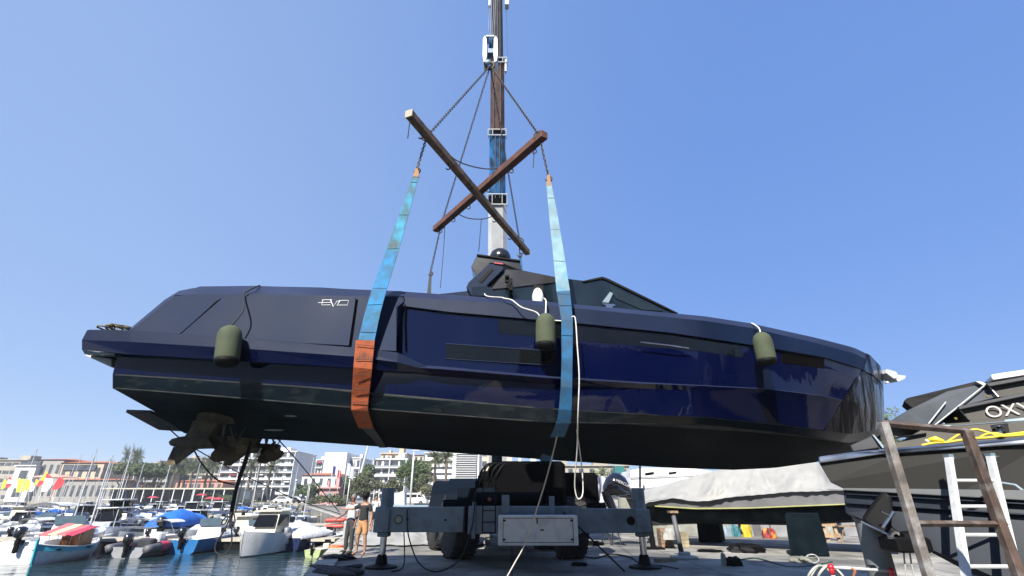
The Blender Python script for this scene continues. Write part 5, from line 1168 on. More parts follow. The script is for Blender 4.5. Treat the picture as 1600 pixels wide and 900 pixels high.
KINDS_B = [
 ('motorboat', 'white open motorboat with centre console', dict(L=5.4,B=2.1,Fb=.72,hullm=M_gel,deckm=M_gel,style='open',motor=M_motk)),
 ('motorboat', 'white cabin cruiser with raked windscreen', dict(L=6.6,B=2.4,Fb=.95,hullm=M_gel,deckm=M_gel,style='cruiser',motor=M_motk)),
 ('motorboat', 'white hardtop boat with dark windows', dict(L=7.0,B=2.5,Fb=1.0,hullm=M_gel,deckm=M_gel,style='hardtop',motor=M_motg)),
 ('motorboat', 'white boat under a grey cover', dict(L=5.6,B=2.1,Fb=.75,hullm=M_gel,deckm=M_gel,style='covered',cover=M_greyc,motor=M_motk)),
 ('motorboat', 'white boat under a white cover', dict(L=6.0,B=2.2,Fb=.8,hullm=M_gel,deckm=M_gel,style='covered',cover=M_whitec)),
 ('motorboat', 'cream boat under a cream cover', dict(L=5.8,B=2.2,Fb=.78,hullm=M_cream,deckm=M_cream,style='covered',cover=M_creamc,motor=M_motk)),
 ('motorboat', 'white boat with a white bimini awning', dict(L=6.0,B=2.2,Fb=.85,hullm=M_gel,deckm=M_gel,style='bimini',cover=M_whitec,motor=M_motk)),
 ('motorboat', 'white boat with navy stripe and navy awning', dict(L=6.2,B=2.3,Fb=.9,hullm=M_gel,deckm=M_gel,style='bimini',cover=M_navyc,band=M_navyg,motor=M_motg)),
 ('motorboat', 'navy hulled open motorboat', dict(L=5.6,B=2.2,Fb=.8,hullm=M_navyg,deckm=M_gel,style='open',motor=M_motk,trim=M_cream)),
 ('fishing_boat', 'cream wheelhouse fishing boat', dict(L=6.4,B=2.4,Fb=.95,hullm=M_gel,deckm=M_cream,style='pilot')),
 ('sailboat', 'white sailing boat with tall bare mast', dict(L=7.2,B=2.4,Fb=.9,hullm=M_gel,deckm=M_gel,style='sail',cover=M_bluec)),
 ('dinghy', 'inflatable boat with grey tubes', dict(L=4.8,B=2.1,Fb=.5,hullm=M_grayhull,deckm=M_deckg,style='rib',cover=M_hypalon,motor=M_motk)),
 ('motorboat', 'white boat under a bright blue cover', dict(L=5.2,B=2.1,Fb=.75,hullm=M_gel,deckm=M_gel,style='covered',cover=M_bluec,motor=M_motk)),
]
PROTO = [None]*len(KINDS_B); PL = [k[1] for k in KINDS_B]
def place(o, x, y, ang, s=1.0, z=WZ):
    o.location = (x, y, z); o.rotation_euler = (R(rng.uniform(-2,2)), 0, ang); o.scale = (s, s, s)
def new_boat(k):
    if PROTO[k] is None:
        PROTO[k] = make_boat(KINDS_B[k][0], KINDS_B[k][1], **KINDS_B[k][2]); return PROTO[k]
    return copy_tree(PROTO[k])
def wpos(px, py): q = G(px, py, WZ); return q.x, q.y
BOW_AWAY = R(90)
def hero(k, px, py, ang, s, label, **kw):
    if kw: o = make_boat(KINDS_B[k][0], label, **{**KINDS_B[k][2], **kw})
    else: o = new_boat(k)
    x, y = wpos(px, py); L = (KINDS_B[k][2] | kw)['L'] * s
    place(o, x + math.cos(ang)*L/2, y + math.sin(ang)*L/2, ang, s); o['label'] = label
    if 'group' in o: del o['group']
    return o
# nearest row, seen from the stern or bow, placed by their waterlines
hero(1, 20, 882, R(100), .95, 'white cruiser at the left edge beside the turquoise boat')
hero(11, 196, 872, R(93), .95, 'dark grey inflatable with pink patches on its tubes', trim=M_pink)
hero(0, 281, 866, R(92), .93, 'small open boat with bright blue hull and black outboard', hullm=M_bluehull, style='cruiser')
bh = hero(12, 246, 850, R(100), 1.15, 'white boat under a bright blue cover with black outboard behind the inflatable')
o = hero(9, 372, 872, R(-92), .92, 'white wheelhouse boat with its bow towards the viewer behind the ropes', L=6.0); o.location.y += 5.6; o.location.x += .2
hero(8, 447, 862, R(80), .85, 'boat with dark blue stern under a striped white cover', style='covered', cover=M_whitec, motor=M_motg)
hero(8, 478, 858, R(74), .7, 'small open boat with dark blue stern left of the pale green dinghy')
hero(0, 487, 872, R(80), .5, 'tiny pale green dinghy with black outboard near the quay edge', hullm=mat('pale_green', (.36,.42,.20), .5), deckm=M_cream)
for c_ in kids(bh):
    if c_.name.startswith('cover'): c_.scale = (1, 1, 1.28)
hero(2, 128, 838, R(95), 1.0, 'white hardtop cruiser just behind the turquoise wooden boat')
hero(6, 30, 846, R(100), 1.1, 'large white boat with pale awning at the left edge, second row')
# turquoise wooden boat with striped awning
def pointu():
    t = thing('wooden_boat', 'white and turquoise wooden boat with pink and yellow striped awning', 'boat', (0,0,0)); L, B, Fb = 4.9, 1.9, .75; n = 16; ring = []
    for i in range(n+1):
        s = i/n*2-1; hb = B/2*(1-abs(s)**2.4*.98); z = Fb*(1+.35*s*s); x = s*L/2; ring.append([V(x,-hb,z),V(x,-hb*.97,z*.72),V(x*.97,-hb*.78,z*.28),V(x*.92,-hb*.35,-.08),V(x*.9,0,-.2),V(x*.92,hb*.35,-.08),V(x*.97,hb*.78,z*.28),V(x,hb*.97,z*.72),V(x,hb,z)])
    m = MB(); m.loft(ring, False); m.build('hull', mat('white_boat_paint', (.74,.76,.76), .4), t, smooth=True)
    m = MB()
    for s in (-1,1):
        A = [[V(r[0].x, s*(abs(r[0].y)+.015), r[0].z+.01), V(r[0].x, s*(abs(r[1].y)+.02), r[1].z)] for r in ring]; m.loft(A, False)
    m.build('gunwale_band', M_turq, t, smooth=True)
    m = MB()
    for s in (-1,1): m.tube([V(r[0].x, s*(abs(r[0].y)+.02), r[0].z+.03) for r in ring], .035, 6)
    m.build('gunwale_rail', M_white, t)
    m = MB(); m.prism([V(L/2-.05,-.04,-.1),V(L/2+.1,-.04,.2),V(L/2+.2,-.04,Fb*1.35+.28),V(L/2+.05,-.04,Fb*1.35+.3),V(L/2-.05,-.04,.6)],(0,.08,0)); m.build('stem_post', M_turq, t)
    m = MB(); m.loft([[V(r[0].x*.96, r[0].y*.92, r[0].z-.12), V(r[0].x*.96, -r[0].y*.92, r[0].z-.12)] for r in ring], False); m.build('deck', M_gel, t)
    m = MB(); m.box(V(-.55,0,Fb+.42),(1.0,1.15,.95)); m.build('cabin', mat('varnished_wood', (.34,.13,.035), .3, var=.3, scale=6, stretch=(1,8,1)), t)
    m = MB(); m.box(V(-1.1,0,Fb+.45),(.06,.6,.7)); m.box(V(0.1,-.2,Fb+.2),(.4,.5,.3)); m.build('locker', MATS['varnished_wood'], t)
    m = MB(); 
    for k, mm in enumerate((0,1,0,2)):
        m.m = mm; y0, y1 = lerp(-.95,.95,k/4), lerp(-.95,.95,(k+1)/4); hh = lambda y: .18*(y+.95)/1.9; a = [V(-.7,y0,Fb+1.22-hh(y0)*1.2),V(1.3,y0,Fb+.72),V(1.3,y1,Fb+.62),V(-.7,y1,Fb+1.25-hh(y1)*1.2)]; m.prism(a,(0,0,.03))
    m.build('awning', [mat('pink_stripe', (.62,.15,.16), .8), mat('cream_stripe', (.66,.58,.35), .8), mat('red_stripe', (.5,.04,.09), .8)], t)
    m = MB()
    for x in (.2, .9):
        for s in (-1,1): m.tube([V(x,s*.6,Fb-.1),V(x,s*.6,Fb+.8)], .02, 5)
    m.build('awning_post', M_steel, t)
    m = MB()
    for x in (1.6,-.3):
        for s in (-1, 1): m = MB(); m.box(V(x,s*(B/2*(1-abs(x/L*2)**2.4)+.03),Fb*.95),(.42,.05,.08)); m.build('side_port', M_black, t)
    return t
o = pointu(); x, y = wpos(100, 876); place(o, x, y, R(-84), .8)
# rows of berthed boats
ROWS = [(36.0, 3.3), (43, 3.4), (54, 3.7), (60.5, 3.9), (66.5, 3.8), (79, 4.6), (86, 4.6), (99, 5.2), (113, 6), (131, 6.6)]
rowname = ['second', 'third', 'fourth', 'fifth', 'sixth', 'seventh', 'eighth', 'ninth', 'tenth', 'farthest']
ordn = lambda k: ['first','second','third','fourth','fifth','sixth','seventh','eighth','ninth','tenth','eleventh','twelfth','thirteenth','fourteenth','fifteenth','sixteenth','seventeenth','eighteenth','nineteenth','twentieth','twenty-first','twenty-second','twenty-third','twenty-fourth','twenty-fifth'][min(k,24)]
SHORT = ['white open motorboat','white cabin cruiser','white hardtop boat','grey covered boat','white covered boat','cream covered boat','boat with white awning','boat with navy awning','navy hulled boat','cream wheelhouse boat','sailing boat with bare mast','grey inflatable boat','bright blue covered boat']
wts = [3,4,4,2,3,1.6,3,1.6,1,1.5,.7,1,.5]
for r_i, (Yr, gap) in enumerate(ROWS):
    x = -Yr*.985; xe = edge_x(Yr) - 2.2; i = 0
    while x < xe:
        pxx = 800 + x*830/Yr
        if r_i == 0 and (222 < pxx < 275 or 110 < pxx < 150): x += .8; continue
        k = rng.choices(range(13), wts)[0]
        if Yr < 40 and k == 10: k = 1
        if Yr > 50 and rng.random() < .13: k = 10
        o = new_boat(k); s = rng.uniform(.66, .88); ang = R(90 if rng.random() < .55 else -90) + R(rng.uniform(-4, 4))
        place(o, x + rng.uniform(-.3,.3), Yr + rng.uniform(-.8,.8), ang, s)
        o['label'] = '%s, %s from the left in the %s row of berths' % (SHORT[k], ordn(i), rowname[r_i]); o['group'] = 'boats berthed in the marina rows'; o['category'] = 'boat'
        x += gap*rng.uniform(.50, .64); i += 1
# pontoons
M_pon = mat('pontoon_planks', (.46,.42,.34), .85, var=.2, scale=2, dirt=(.3,.28,.22), dscale=2, damt=.5)
pn = ['nearest', 'second', 'third', 'fourth', 'fifth', 'farthest']
for k, Yp in enumerate((32, 49.5, 69.5, 93.5, 121, 150)):
    xe = edge_x(Yp) - .2; t = thing('pontoon', 'pale floating pontoon, %s from the crane quay' % pn[k], 'pontoon', (-Yp, Yp, WZ), 'pontoons between the berths')
    m = MB(); m.box(V((xe - Yp*1.05)/2, Yp, WZ+.52), (xe + Yp*1.05, 1.6, .14)); m.build('planking', M_pon, t)
    m = MB(); n = int(Yp/6)
    for i in range(n): m = MB(); m.box(V(lerp(-Yp, xe-2, i/n), Yp, WZ+.2), (2.6, 1.3, .5), bev=.05); m.build('float', M_black, t)
rs = thing('float_stack', 'two red pedal floats stacked on the pontoon by the men', 'float', G(524, 826, -.5))
q = G(524, 826, -.5)
for k in range(2):
    m = MB()
    for s in (-1, 1): m.tube([q + V(-.75,s*.3,.12+.42*k), q + V(-.6,s*.35,.16+.42*k), q + V(.6,s*.35,.18+.42*k), q + V(.8,s*.3,.28+.42*k)], [.06,.16,.16,.06], 10)
    m.box(q + V(0,0,.2+.42*k), (1.2,.6,.08)); m.build('hull', simple('red_float', (.50,.07,.05), .5), rs, smooth=40)
lump('life_buoy', 'orange and white float at the quay edge by the man in trousers', 'float', 526, 858, .5, .12, simple('orange_float', (.75,.16,.05), .6), seed=31)
m = MB(); q = [G(500, 872), G(572, 870)]
# sheet of white tarpaulin on the quay
m = MB(); rr = random.Random(9); A = []
for i in range(33):
    px = lerp(640, 872, i/32) - 0; row = []
    for j in range(13):
        v = j/12; X = lerp(-6.2, -1.1, i/32) + .3*math.sin(j*.9); Y = lerp(20.2, 27.0, v) + .25*math.sin(i*.8)
        h = .04 + (.18 + .25*math.sin(i*.55+j*.2)**2 + .2*math.sin(i*.21+2+j*.5)**2)*math.sin(math.pi*min(1, max(0, v)))**.7*math.sin(math.pi*i/32)**.4 + rr.uniform(0,.03)
        row.append(V(X, Y, h))
    A.append(row)
m.loft(A, False); tag(m.build('tarpaulin_sheet', M_tarp, smooth=True), 'big crumpled white tarpaulin spread on the quay behind the left outrigger', 'tarpaulin')
rope('rope_pile', 'tangle of black ropes on the quay at the foot of the left jack', [(480+ (k*37)%88, 886+ (k*13)%16, 13.6+.25*((k*7)%5)) if False else tuple(G(486+(k*37)%84, 884+(k*13)%18)[:0]) or (486+(k*37)%84, 884+(k*13)%18, G(486+(k*37)%84, 884+(k*13)%18, .05).y) for k in range(26)], .045, M_brope, cat='rope pile', sm=5)
lump('net_heap', 'black net heap at the quay edge beside the men', 'net', 527, 874, 1.0, .12, M_brope, seed=33)

for k, (x, y, a_, s_) in enumerate(((5,-8,20,1.5),(13,-5,-15,1.7),(22,-3,30,1.5),(31,2,60,1.7))):  # unseen boats added behind the camera to give the glossy hull reflections
    o = new_boat((2,1,3,7)[k]); place(o, x, y, R(a_), s_, .9); o['label'] = 'unseen white boat added behind the viewer for hull reflections, %s from the quay edge' % ordn(k); o['group'] = 'unseen boats added behind the viewer for reflections'

print('BOATS', sum(1 for o in bpy.data.objects if o.get('category') == 'boat' and o.parent is None))
# ---------------------------------------------------------------- trees
M_leaf = mat('foliage_mid', (.07,.11,.03), .8, var=.5, scale=1.2); M_leafd = mat('foliage_dark', (.075,.11,.035), .8, var=.5, scale=1.0)
M_leafy = mat('foliage_olive', (.10,.11,.05), .85, var=.4, scale=.8); M_palm = mat('palm_frond', (.085,.105,.04), .75, var=.4, scale=.8)
M_bark = mat('bark', (.12,.09,.065), .9, var=.3, scale=3, bump=.02, bscale=9)
def leaves(c, rad, n, ls, seed, blobs=14, shell=.55, zflat=.0):
    rr = random.Random(seed); vs, fs = [], []; B = []
    for _ in range(blobs):
        while True:
            p = V(rr.uniform(-1,1), rr.uniform(-1,1), rr.uniform(-1,1))
            if shell < p.length < 1: break
        if p.z < zflat - .4 and zflat: p.z = abs(p.z)*.3
        B.append((p*.78, rr.uniform(.22,.42)))
    for i in range(n):
        b, br = rr.choice(B); d = V(rr.gauss(0,1), rr.gauss(0,1), rr.gauss(0,1)).normalized()*br*rr.uniform(.5,1)**.5; p = b + d
        q = Vector(c) + V(p.x*rad[0], p.y*rad[1], p.z*rad[2]); u = V(rr.gauss(0,1), rr.gauss(0,1), rr.gauss(0,1)).normalized(); w = u.orthogonal().normalized(); s = ls*rr.uniform(.6,1.3)
        o = len(vs); vs += [q - u*s - w*s*.5, q + u*s - w*s*.35, q + u*s*.9 + w*s*.5, q - u*s*.8 + w*s*.4]; fs.append((o,o+1,o+2,o+3))
    return vs, fs
def tree(nm, label, base, H, W, m_, seed, trunk=.35, flat=1.0, n=2600, ls=None, blobs=16, limbs=5, group=None, tr=.16):
    base = Vector(base); t = thing(nm, label, 'tree', base, group); rr = random.Random(seed)
    th = H*trunk; cz = (H + th)/2 if flat >= 1 else H - (H*(1-trunk))*flat*.5
    rz = (H - th)/2*1.05 if flat >= 1 else (H*(1-trunk))*flat*.55
    c = base + V(0, 0, cz); m = MB()
    fork = base + V(rr.uniform(-.2,.2), 0, th*.75)
    m.tube([base, base.lerp(fork, .5) + V(rr.uniform(-.15,.15),0,0), fork], [tr*1.3, tr, tr*.85], 8)
    for k in range(limbs):
        a = 2*math.pi*k/limbs + rr.uniform(-.3,.3); e = c + V(math.cos(a)*W*.32, math.sin(a)*W*.32, -rz*.15 + rr.uniform(0,rz*.3)); mid = fork.lerp(e, .5) + V(math.cos(a)*W*.05, math.sin(a)*W*.05, -.15*rz)
        m.tube([fork, mid, e], [tr*.6, tr*.4, tr*.15], 6)
    m.build('trunk', M_bark, t, smooth=True)
    vs, fs = leaves(c, (W/2, W/2, rz), n, ls or W*.02+.06, seed, blobs, .35, zflat=.0); m = MB(); m.add(vs, fs); m.build('crown', m_, t)
    return t
def palm_proto(seed, H):
    t = thing('palm_tree', 'palm', 'tree', (0,0,0)); rr = random.Random(seed)
    m = MB(); m.tube([V(0,0,0), V(.15,0,H*.5), V(.05,0,H)], [.26,.2,.17], 8); m.build('trunk', M_bark, t, smooth=True)
    m = MB(); top = V(.05,0,H)
    for k in range(46):
        a = rr.uniform(0, 2*math.pi); e = rr.uniform(-.5, 1.3); Lf = rr.uniform(1.7, 2.4); d = V(math.cos(a), math.sin(a), 0); p = top.copy(); pts = [p.copy()]
        v = d*math.cos(e) + V(0,0,math.sin(e))
        for s in range(6): p = p + v*Lf/6; v = (v + V(0,0,-.20)).normalized(); pts.append(p.copy())
        sd = d.cross(V(0,0,1))
        for s in range(6):
            w = .42*math.sin(math.pi*(s+.8)/6.6)
            for sg in (-1, 1):
                for f in (0, .5):
                    q = pts[s].lerp(pts[s+1], f); q2 = pts[s].lerp(pts[s+1], f+.28); m.add([q, q2, q + sd*sg*w + (q2-q)*1.6 + V(0,0,-w*.45)], [(0,1,2)])
        m.tube(pts, .02, 3)
    m.build('crown', M_palm, t)
    return t
PALM = palm_proto(2, 6.5); PALM_used = [False]
def palm(label, px, pyc, Y, k=1.0, gz=.6, grp='palms along the promenade'):
    """px, pyc = crown centre"""
    c = P(px, pyc, Y); o = copy_tree(PALM) if PALM_used[0] else PALM; PALM_used[0] = True
    H = c.z - gz; o.location = (c.x, Y, gz); o.scale = (k, k, H/6.5); o.rotation_euler = (0,0,rng.uniform(0,6)); o['label'] = label; o['group'] = grp
    # keep the crown's own proportions
    return o
LZ = 1.0
def base_at(px, Y, z=LZ):
    # foot of a thing at column px and distance Y
    dv = 300; 
    for _ in range(20):
        d = ray(px, 450+dv); zz = EYE + d.z*Y/d.y; dv += (zz - z)/Y*F*1.0
    d = ray(px, 450+dv); return V(d.x*Y/d.y, Y, z)
def topz(py, Y): d = ray(800, py); return EYE + d.z*Y/d.y

# land ledge under the town (promenade), a step above the quay
m = MB(); m.prism([V(-1400,166,-.5),V(-66,166,-.5),V(-40,120,-.5),V(60,120,-.5),V(400,166,-.5),V(1400,400,-.5),V(1400,500,-.5),V(-1400,500,-.5)], (0,0,1.0)); m.build('promenade', simple('promenade_paving', (.30,.28,.24), .9, var=.2, scale=.3), world0=True, kind='structure', base=False)

# ---------------------------------------------------------------- buildings
M_wcream = mat('render_cream', (.50,.45,.36), .9, var=.08, scale=.4, dirt=(.38,.34,.28), dscale=.5, damt=.4)
M_wwhite = mat('render_white', (.82,.82,.80), .9, var=.05, scale=.4, dirt=(.5,.5,.48), dscale=.5, damt=.4)
M_wgrey = mat('render_grey', (.30,.29,.27), .9, var=.08, scale=.4)
M_wpink = mat('render_pink', (.46,.24,.18), .9, var=.1, scale=.5); M_wbeige = mat('render_beige', (.36,.33,.27), .9, var=.1, scale=.5)
M_tile = mat('orange_roof_tiles', (.48,.15,.065), .85, var=.25, scale=1.5, bump=.05, bscale=3); M_win = mat('window_glass_dark', (.07,.08,.09), .15, var=.4, scale=.6)
M_shut = mat('shutter_grey', (.22,.23,.24), .7); M_awn = mat('awning_red', (.30,.04,.06), .8)
def building(label, px0, px1, pyt, Y, D, floors, bays, wall, style='window', roof=None, side='r', zb=.4, z_under=None, nm='apartment_building', cat='building', topextra=None, winm=None):
    dY = ray(800, (pyt+780)/2).y; t_ = Y/dY; x0, x1 = (px0-800)*t_, (px1-800)*t_; zt_ = topz(pyt, Y); H = zt_ - zb
    t = thing(nm, label, cat, ((x0+x1)/2, Y, zb)); cx = (x0+x1)/2; W = x1-x0
    m = MB(); m.box(V(cx, Y+D/2, zb+H/2), (W, D, H)); m.build('wall', wall, t)
    fh = H/floors
    if style == 'balcony':
        for f in range(floors):
            z = zb + fh*f
            if f:
                m = MB(); m.box(V(cx, Y-.75, z), (W+.1, 1.5, .22)); m.build('balcony_slab', wall, t)
                m = MB(); m.box(V(cx, Y-1.46, z+.62), (W, .05, .12)); m.box(V(cx, Y-1.46, z+.35), (W, .03, .45)); m.build('balustrade', wall if f % 2 else mat('glass_rail', (.30,.34,.36), .2), t)
            for b in range(bays):
                xb = x0 + W*(b+.5)/bays; wv = W/bays*rng.choice((.62,.78,.8)); m = MB(); m.box(V(xb, Y-.02, z+fh*.46), (wv, .08, fh*.70)); w_ = m.build('window', winm or M_win, t)
                if rng.random() < .3: m = MB(); m.box(V(xb-wv*.2, Y-.08, z+fh*.5), (wv*.3, .04, fh*.6)); m.build('shutter', M_shut if rng.random() < .6 else M_wwhite, w_)
                if rng.random() < .12: m = MB(); m.prism([V(xb-wv/2,Y-.1,z+fh*.85), V(xb+wv/2,Y-.1,z+fh*.85), V(xb+wv/2,Y-1.4,z+fh*.62), V(xb-wv/2,Y-1.4,z+fh*.62)], (0,0,.05)); m.build('awning', M_awn if rng.random() < .5 else M_wwhite, t)
        m = MB()
        for b in range(0, bays+1, 2): m.box(V(x0 + W*b/bays + (.12 if b == 0 else -.12 if b == bays else 0), Y-.7, zb+H/2), (.2, 1.3, H-.1))
        m.build('party_wall', wall, t)
    else:
        for f in range(floors):
            for b in range(bays):
                xb = x0 + W*(b+.5)/bays; m = MB(); m.box(V(xb, Y-.03, zb+fh*(f+.5)), (W/bays*(.42 if style == 'window' else .86), .1, fh*(.5 if style == 'window' else .42))); w_ = m.build('window', winm or M_win, t)
                if style == 'window': m = MB(); m.box(V(xb, Y-.08, zb+fh*(f+.22)), (W/bays*.5, .2, .1)); m.build('sill', M_wwhite, w_)
    if roof == 'flat':
        m = MB(); m.box(V(cx, Y+D/2-.3, zt_+.12), (W+.8, D+.8, .3)); m.build('roof', wall, t)
        m = MB(); m.box(V(cx+W*.2, Y+D*.5, zt_+1.3), (W*.18, D*.3, 2.2)); m.build('roof_housing', wall, t); m = MB(); m.box(V(cx-W*.25, Y+D*.4, zt_+.9), (W*.08, D*.2, 1.4)); m.build('roof_housing', wall, t)
    elif roof == 'tile':
        h = min(W, D)*.07; a = .6; m = MB(); e = [V(x0-a,Y-a,zt_),V(x1+a,Y-a,zt_),V(x1+a,Y+D+a,zt_),V(x0-a,Y+D+a,zt_)]; r0, r1 = V(x0+W*.22,Y+D/2,zt_+h), V(x1-W*.22,Y+D/2,zt_+h)
        m.add(e + [r0, r1], [(0,1,5,4),(1,2,5),(2,3,4,5),(3,0,4),(3,2,1,0)]); m.build('roof', M_tile, t)
    return t
building('beige office block at the far left end of the skyline', -60, 33, 719, 225, 18, 5, 8, M_wbeige, 'band', 'flat')
b = building('white gabled wing at the left of the long grey harbour house', 16, 48, 728, 188, 14, 2, 1, M_wwhite, 'window', 'flat')
b = building('grey harbour house with dark loggia under an orange roof', 46, 90, 718, 190, 14, 2, 4, M_wgrey, 'window', 'tile')
m = MB(); q = topz(722, 190); m.box(V(-732*.244+0, 189.7, topz(726, 190)), (7.5, .5, 2.6)); m.build('loggia', M_win, b)
b = building('peach panelled house with dark glazed band and orange roof', 88, 155, 723, 190, 14, 2, 5, mat('render_peach', (.52,.40,.29), .9), 'window', 'tile')
m = MB(); m.box(V(-668*.244+3, 189.7, topz(730.5, 190)), (12, .5, 1.9)); m.build('glazed_band', M_win, b)
building('white far house behind the stone pines', 152, 205, 741, 230, 12, 3, 5, M_wwhite, 'window', 'flat')
building('long low building with orange roof behind the beach flags', 88, 190, 750, 172, 7, 1, 10, M_wgrey, 'window', 'tile', cat='building')
t = thing('pavilion', 'pink tent roofed pavilion behind the yellow sails', 'pavilion', base_at(65, 172))
q = V((62-800)*.2165+0, 172, 0); m = MB(); z1 = topz(746, 172); z2 = topz(739.5, 172); cxx = -738*172/822
m.add([V(cxx-6,170,z1),V(cxx+6,170,z1),V(cxx+6,178,z1),V(cxx-6,178,z1),V(cxx,174,z2)], [(0,1,4),(1,2,4),(2,3,4),(3,0,4),(3,2,1,0)]); m.build('roof', simple('pink_canvas', (.62,.36,.27), .8), t)
m = MB(); 
for x in (-5.5, 5.5):
    for y in (170.5, 177.5): m.tube([V(cxx+x,y,.4),V(cxx+x,y,z1)], .12, 6)
m.build('post', M_white, t)
# terraced hotel
b = building('stepped beige hotel with cream terraces behind the stone pines', 262, 345, 716, 240, 18, 5, 9, M_wbeige, 'balcony', 'flat')
b = building('lower terraced wing of the beige hotel', 214, 266, 724, 232, 18, 4, 6, M_wbeige, 'balcony', 'flat')
b = building('terracotta building behind the palms', 272, 346, 752, 205, 12, 2, 7, M_wpink, 'window', 'tile')
# promenade gallery
t = thing('gallery', 'long flat roofed promenade gallery with cream eaves', 'gallery', V(-110, 160, .4)); z1 = topz(763.5, 158)
m = MB(); x0, x1 = (148-800)*158/826, (366-800)*158/826; m.box(V((x0+x1)/2, 160, z1), (x1-x0, 4.5, .35)); m.build('roof', simple('cream_eaves', (.62,.56,.42), .8), t)
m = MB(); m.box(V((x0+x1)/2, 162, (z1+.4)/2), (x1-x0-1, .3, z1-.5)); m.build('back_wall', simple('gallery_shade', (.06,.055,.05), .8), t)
for i in range(14): m = MB(); m.box(V(lerp(x0+1, x1-1, i/13), 158, (z1+.5)/2), (.22,.22,z1-.5)); m.build('column', M_wwhite, t)
# apartments
b = building('white apartment block with long balconies behind the pods', 345, 458, 706, 215, 22, 7, 8, M_wwhite, 'balcony', 'flat')
sidew = MB(); 
building('distant grey and green block left of the white apartments', 318, 350, 716, 300, 20, 4, 4, mat('grey_green', (.26,.30,.29), .8), 'band', 'flat')
building('small pale balconied block between the two white buildings', 474, 500, 719, 290, 20, 5, 3, M_wwhite, 'balcony', 'flat')
building('blank white block right of the white apartments', 503, 538, 707, 250, 20, 5, 1, M_wwhite, 'window', None, winm=M_wwhite)
building('white wing with dark stepped balconies', 537, 561, 716, 256, 20, 4, 2, M_wwhite, 'balcony', 'flat')
building('white villa with bright orange tiled roof behind the flags', 470, 531, 742, 150, 12, 2, 5, M_wwhite, 'window', 'tile', nm='villa')
building('pink harbour hut with a grey shutter', 499, 529, 763, 112, 6, 1, 1, simple('pink_hut', (.50,.27,.26), .9), 'window', 'flat', nm='harbour_hut', winm=M_shut)
building('white balconied house with stepped terraces left of the green trees', 582, 634, 718, 175, 16, 5, 4, M_wwhite, 'balcony', 'flat')
building('peach penthouse above the white balconied house', 592, 632, 709, 185, 12, 6, 3, mat('render_peach2', (.56,.43,.30), .9), 'window', 'flat')
building('house with orange tiled roof above the green trees', 628, 660, 711, 215, 12, 6, 4, M_wcream, 'window', 'tile')
b = building('white building with horizontal balcony stripes behind the tall lamp', 662, 712, 708, 185, 14, 8, 1, M_wwhite, 'band', 'flat')
b = building('white building with a louvred facade left of the crane', 706, 748, 704, 130, 12, 1, 1, M_wwhite, 'window', None)
m = MB(); tt = 130/820; 
for k in range(12): z = lerp(topz(747,130), topz(709,130), k/11); m.box(V((727-800)*tt, 129.6, z), (38*tt*.86, .5, .22))
m.build('louvre', M_alu, b); m = MB(); m.box(V((727-800)*tt, 129.85, lerp(topz(747,130), topz(709,130), .5)), (38*tt*.9, .1, topz(707,130)-topz(749,130))); m.build('recess', M_shut, b)
building('cream building just right of the louvred facade', 748, 800, 700, 150, 12, 5, 3, M_wcream, 'window', 'flat')
building('white building beyond the crane turret', 800, 850, 724, 140, 12, 4, 4, M_wwhite, 'window', 'flat')
building('pale stone house behind the shrubs right of the crane', 850, 985, 728, 150, 12, 3, 8, M_wbeige, 'window', 'flat')
for k, (px0, px1, pyt, Y) in enumerate(((985,1100,742,170),(1100,1260,744,175),(1290,1480,735,160))):
    building(('cream house far behind the white motorboat','white house far behind the tarpaulined boat','beige house far behind the grey boat')[k], px0, px1, pyt, Y, 12, 3, 7, (M_wcream, M_wwhite, M_wbeige)[k], 'window', 'tile')
# trees
tree('stone_pine', 'broad umbrella pine with dark flat crown, left one of the pair', base_at(190,165), topz(722,165)-LZ, 13.5, M_leafd, 1, trunk=.3, flat=.5, n=5200, ls=.28, blobs=34, limbs=8, tr=.3)
tree('stone_pine', 'broad umbrella pine with dark flat crown, right one of the pair', base_at(222,160), topz(727,160)-LZ, 13, M_leafd, 2, trunk=.3, flat=.5, n=5200, ls=.28, blobs=34, limbs=8, tr=.3)
for k, (px, py, Y, s) in enumerate(((198,713,225,1.5),(211,715,225,1.6),(216,716,226,1.5))): palm(('small palm on the hotel skyline, leftmost','small palm on the hotel skyline, middle','small palm on the hotel skyline, rightmost')[k], px, py, Y, s)
pp = [(248,735),(258,731),(266,736),(276,729),(285,733),(294,728),(303,732),(313,731),(328,724),(335,729)]
for k, (px, py) in enumerate(pp): palm('palm before the terraced hotel, %s from the left' % ordn(k), px, py, 172 + (k*5)%7, 1.75, grp='palms before the hotel')
for k, (px, py) in enumerate(((394,730),(408,716),(424,731))): palm(('tall palm before the white apartments, left one','tallest palm before the white apartments','tall palm before the white apartments, right one')[k], px, py, 140, 1.5, grp='palms before the white apartments')
for k, (px, py) in enumerate(((681,717),(697,716))): palm('palm before the striped white building, %s' % ('left one','right one')[k], px, py, 95, 1.25, grp='palms before the striped building')
tree('tree', 'rounded dark green tree left of the orange roofed villa', base_at(470,118), topz(754,118)-LZ, 4.6, M_leaf, 5, trunk=.2, n=1800, ls=.15)
tree('tree', 'bright green round tree below the orange roofed villa', base_at(486,116), topz(753,116)-LZ, 4.4, M_leaf, 6, trunk=.2, n=1800, ls=.15)
tree('tree', 'olive toned tree right of the flagpoles', base_at(570,110), topz(736,110)-LZ, 6.6, M_leafy, 7, trunk=.12, n=3400, ls=.18, blobs=24)
tree('tree', 'darker tree behind the olive toned tree', base_at(548,118), topz(738,118)-LZ, 6.5, M_leafd, 8, trunk=.12, n=3000, ls=.18, blobs=22)
tree('palm_tree', 'bushy dark palm top above the olive toned tree', base_at(571,125), topz(724,125)-LZ, 4.2, M_leafd, 18, trunk=.5, n=1500, ls=.2)
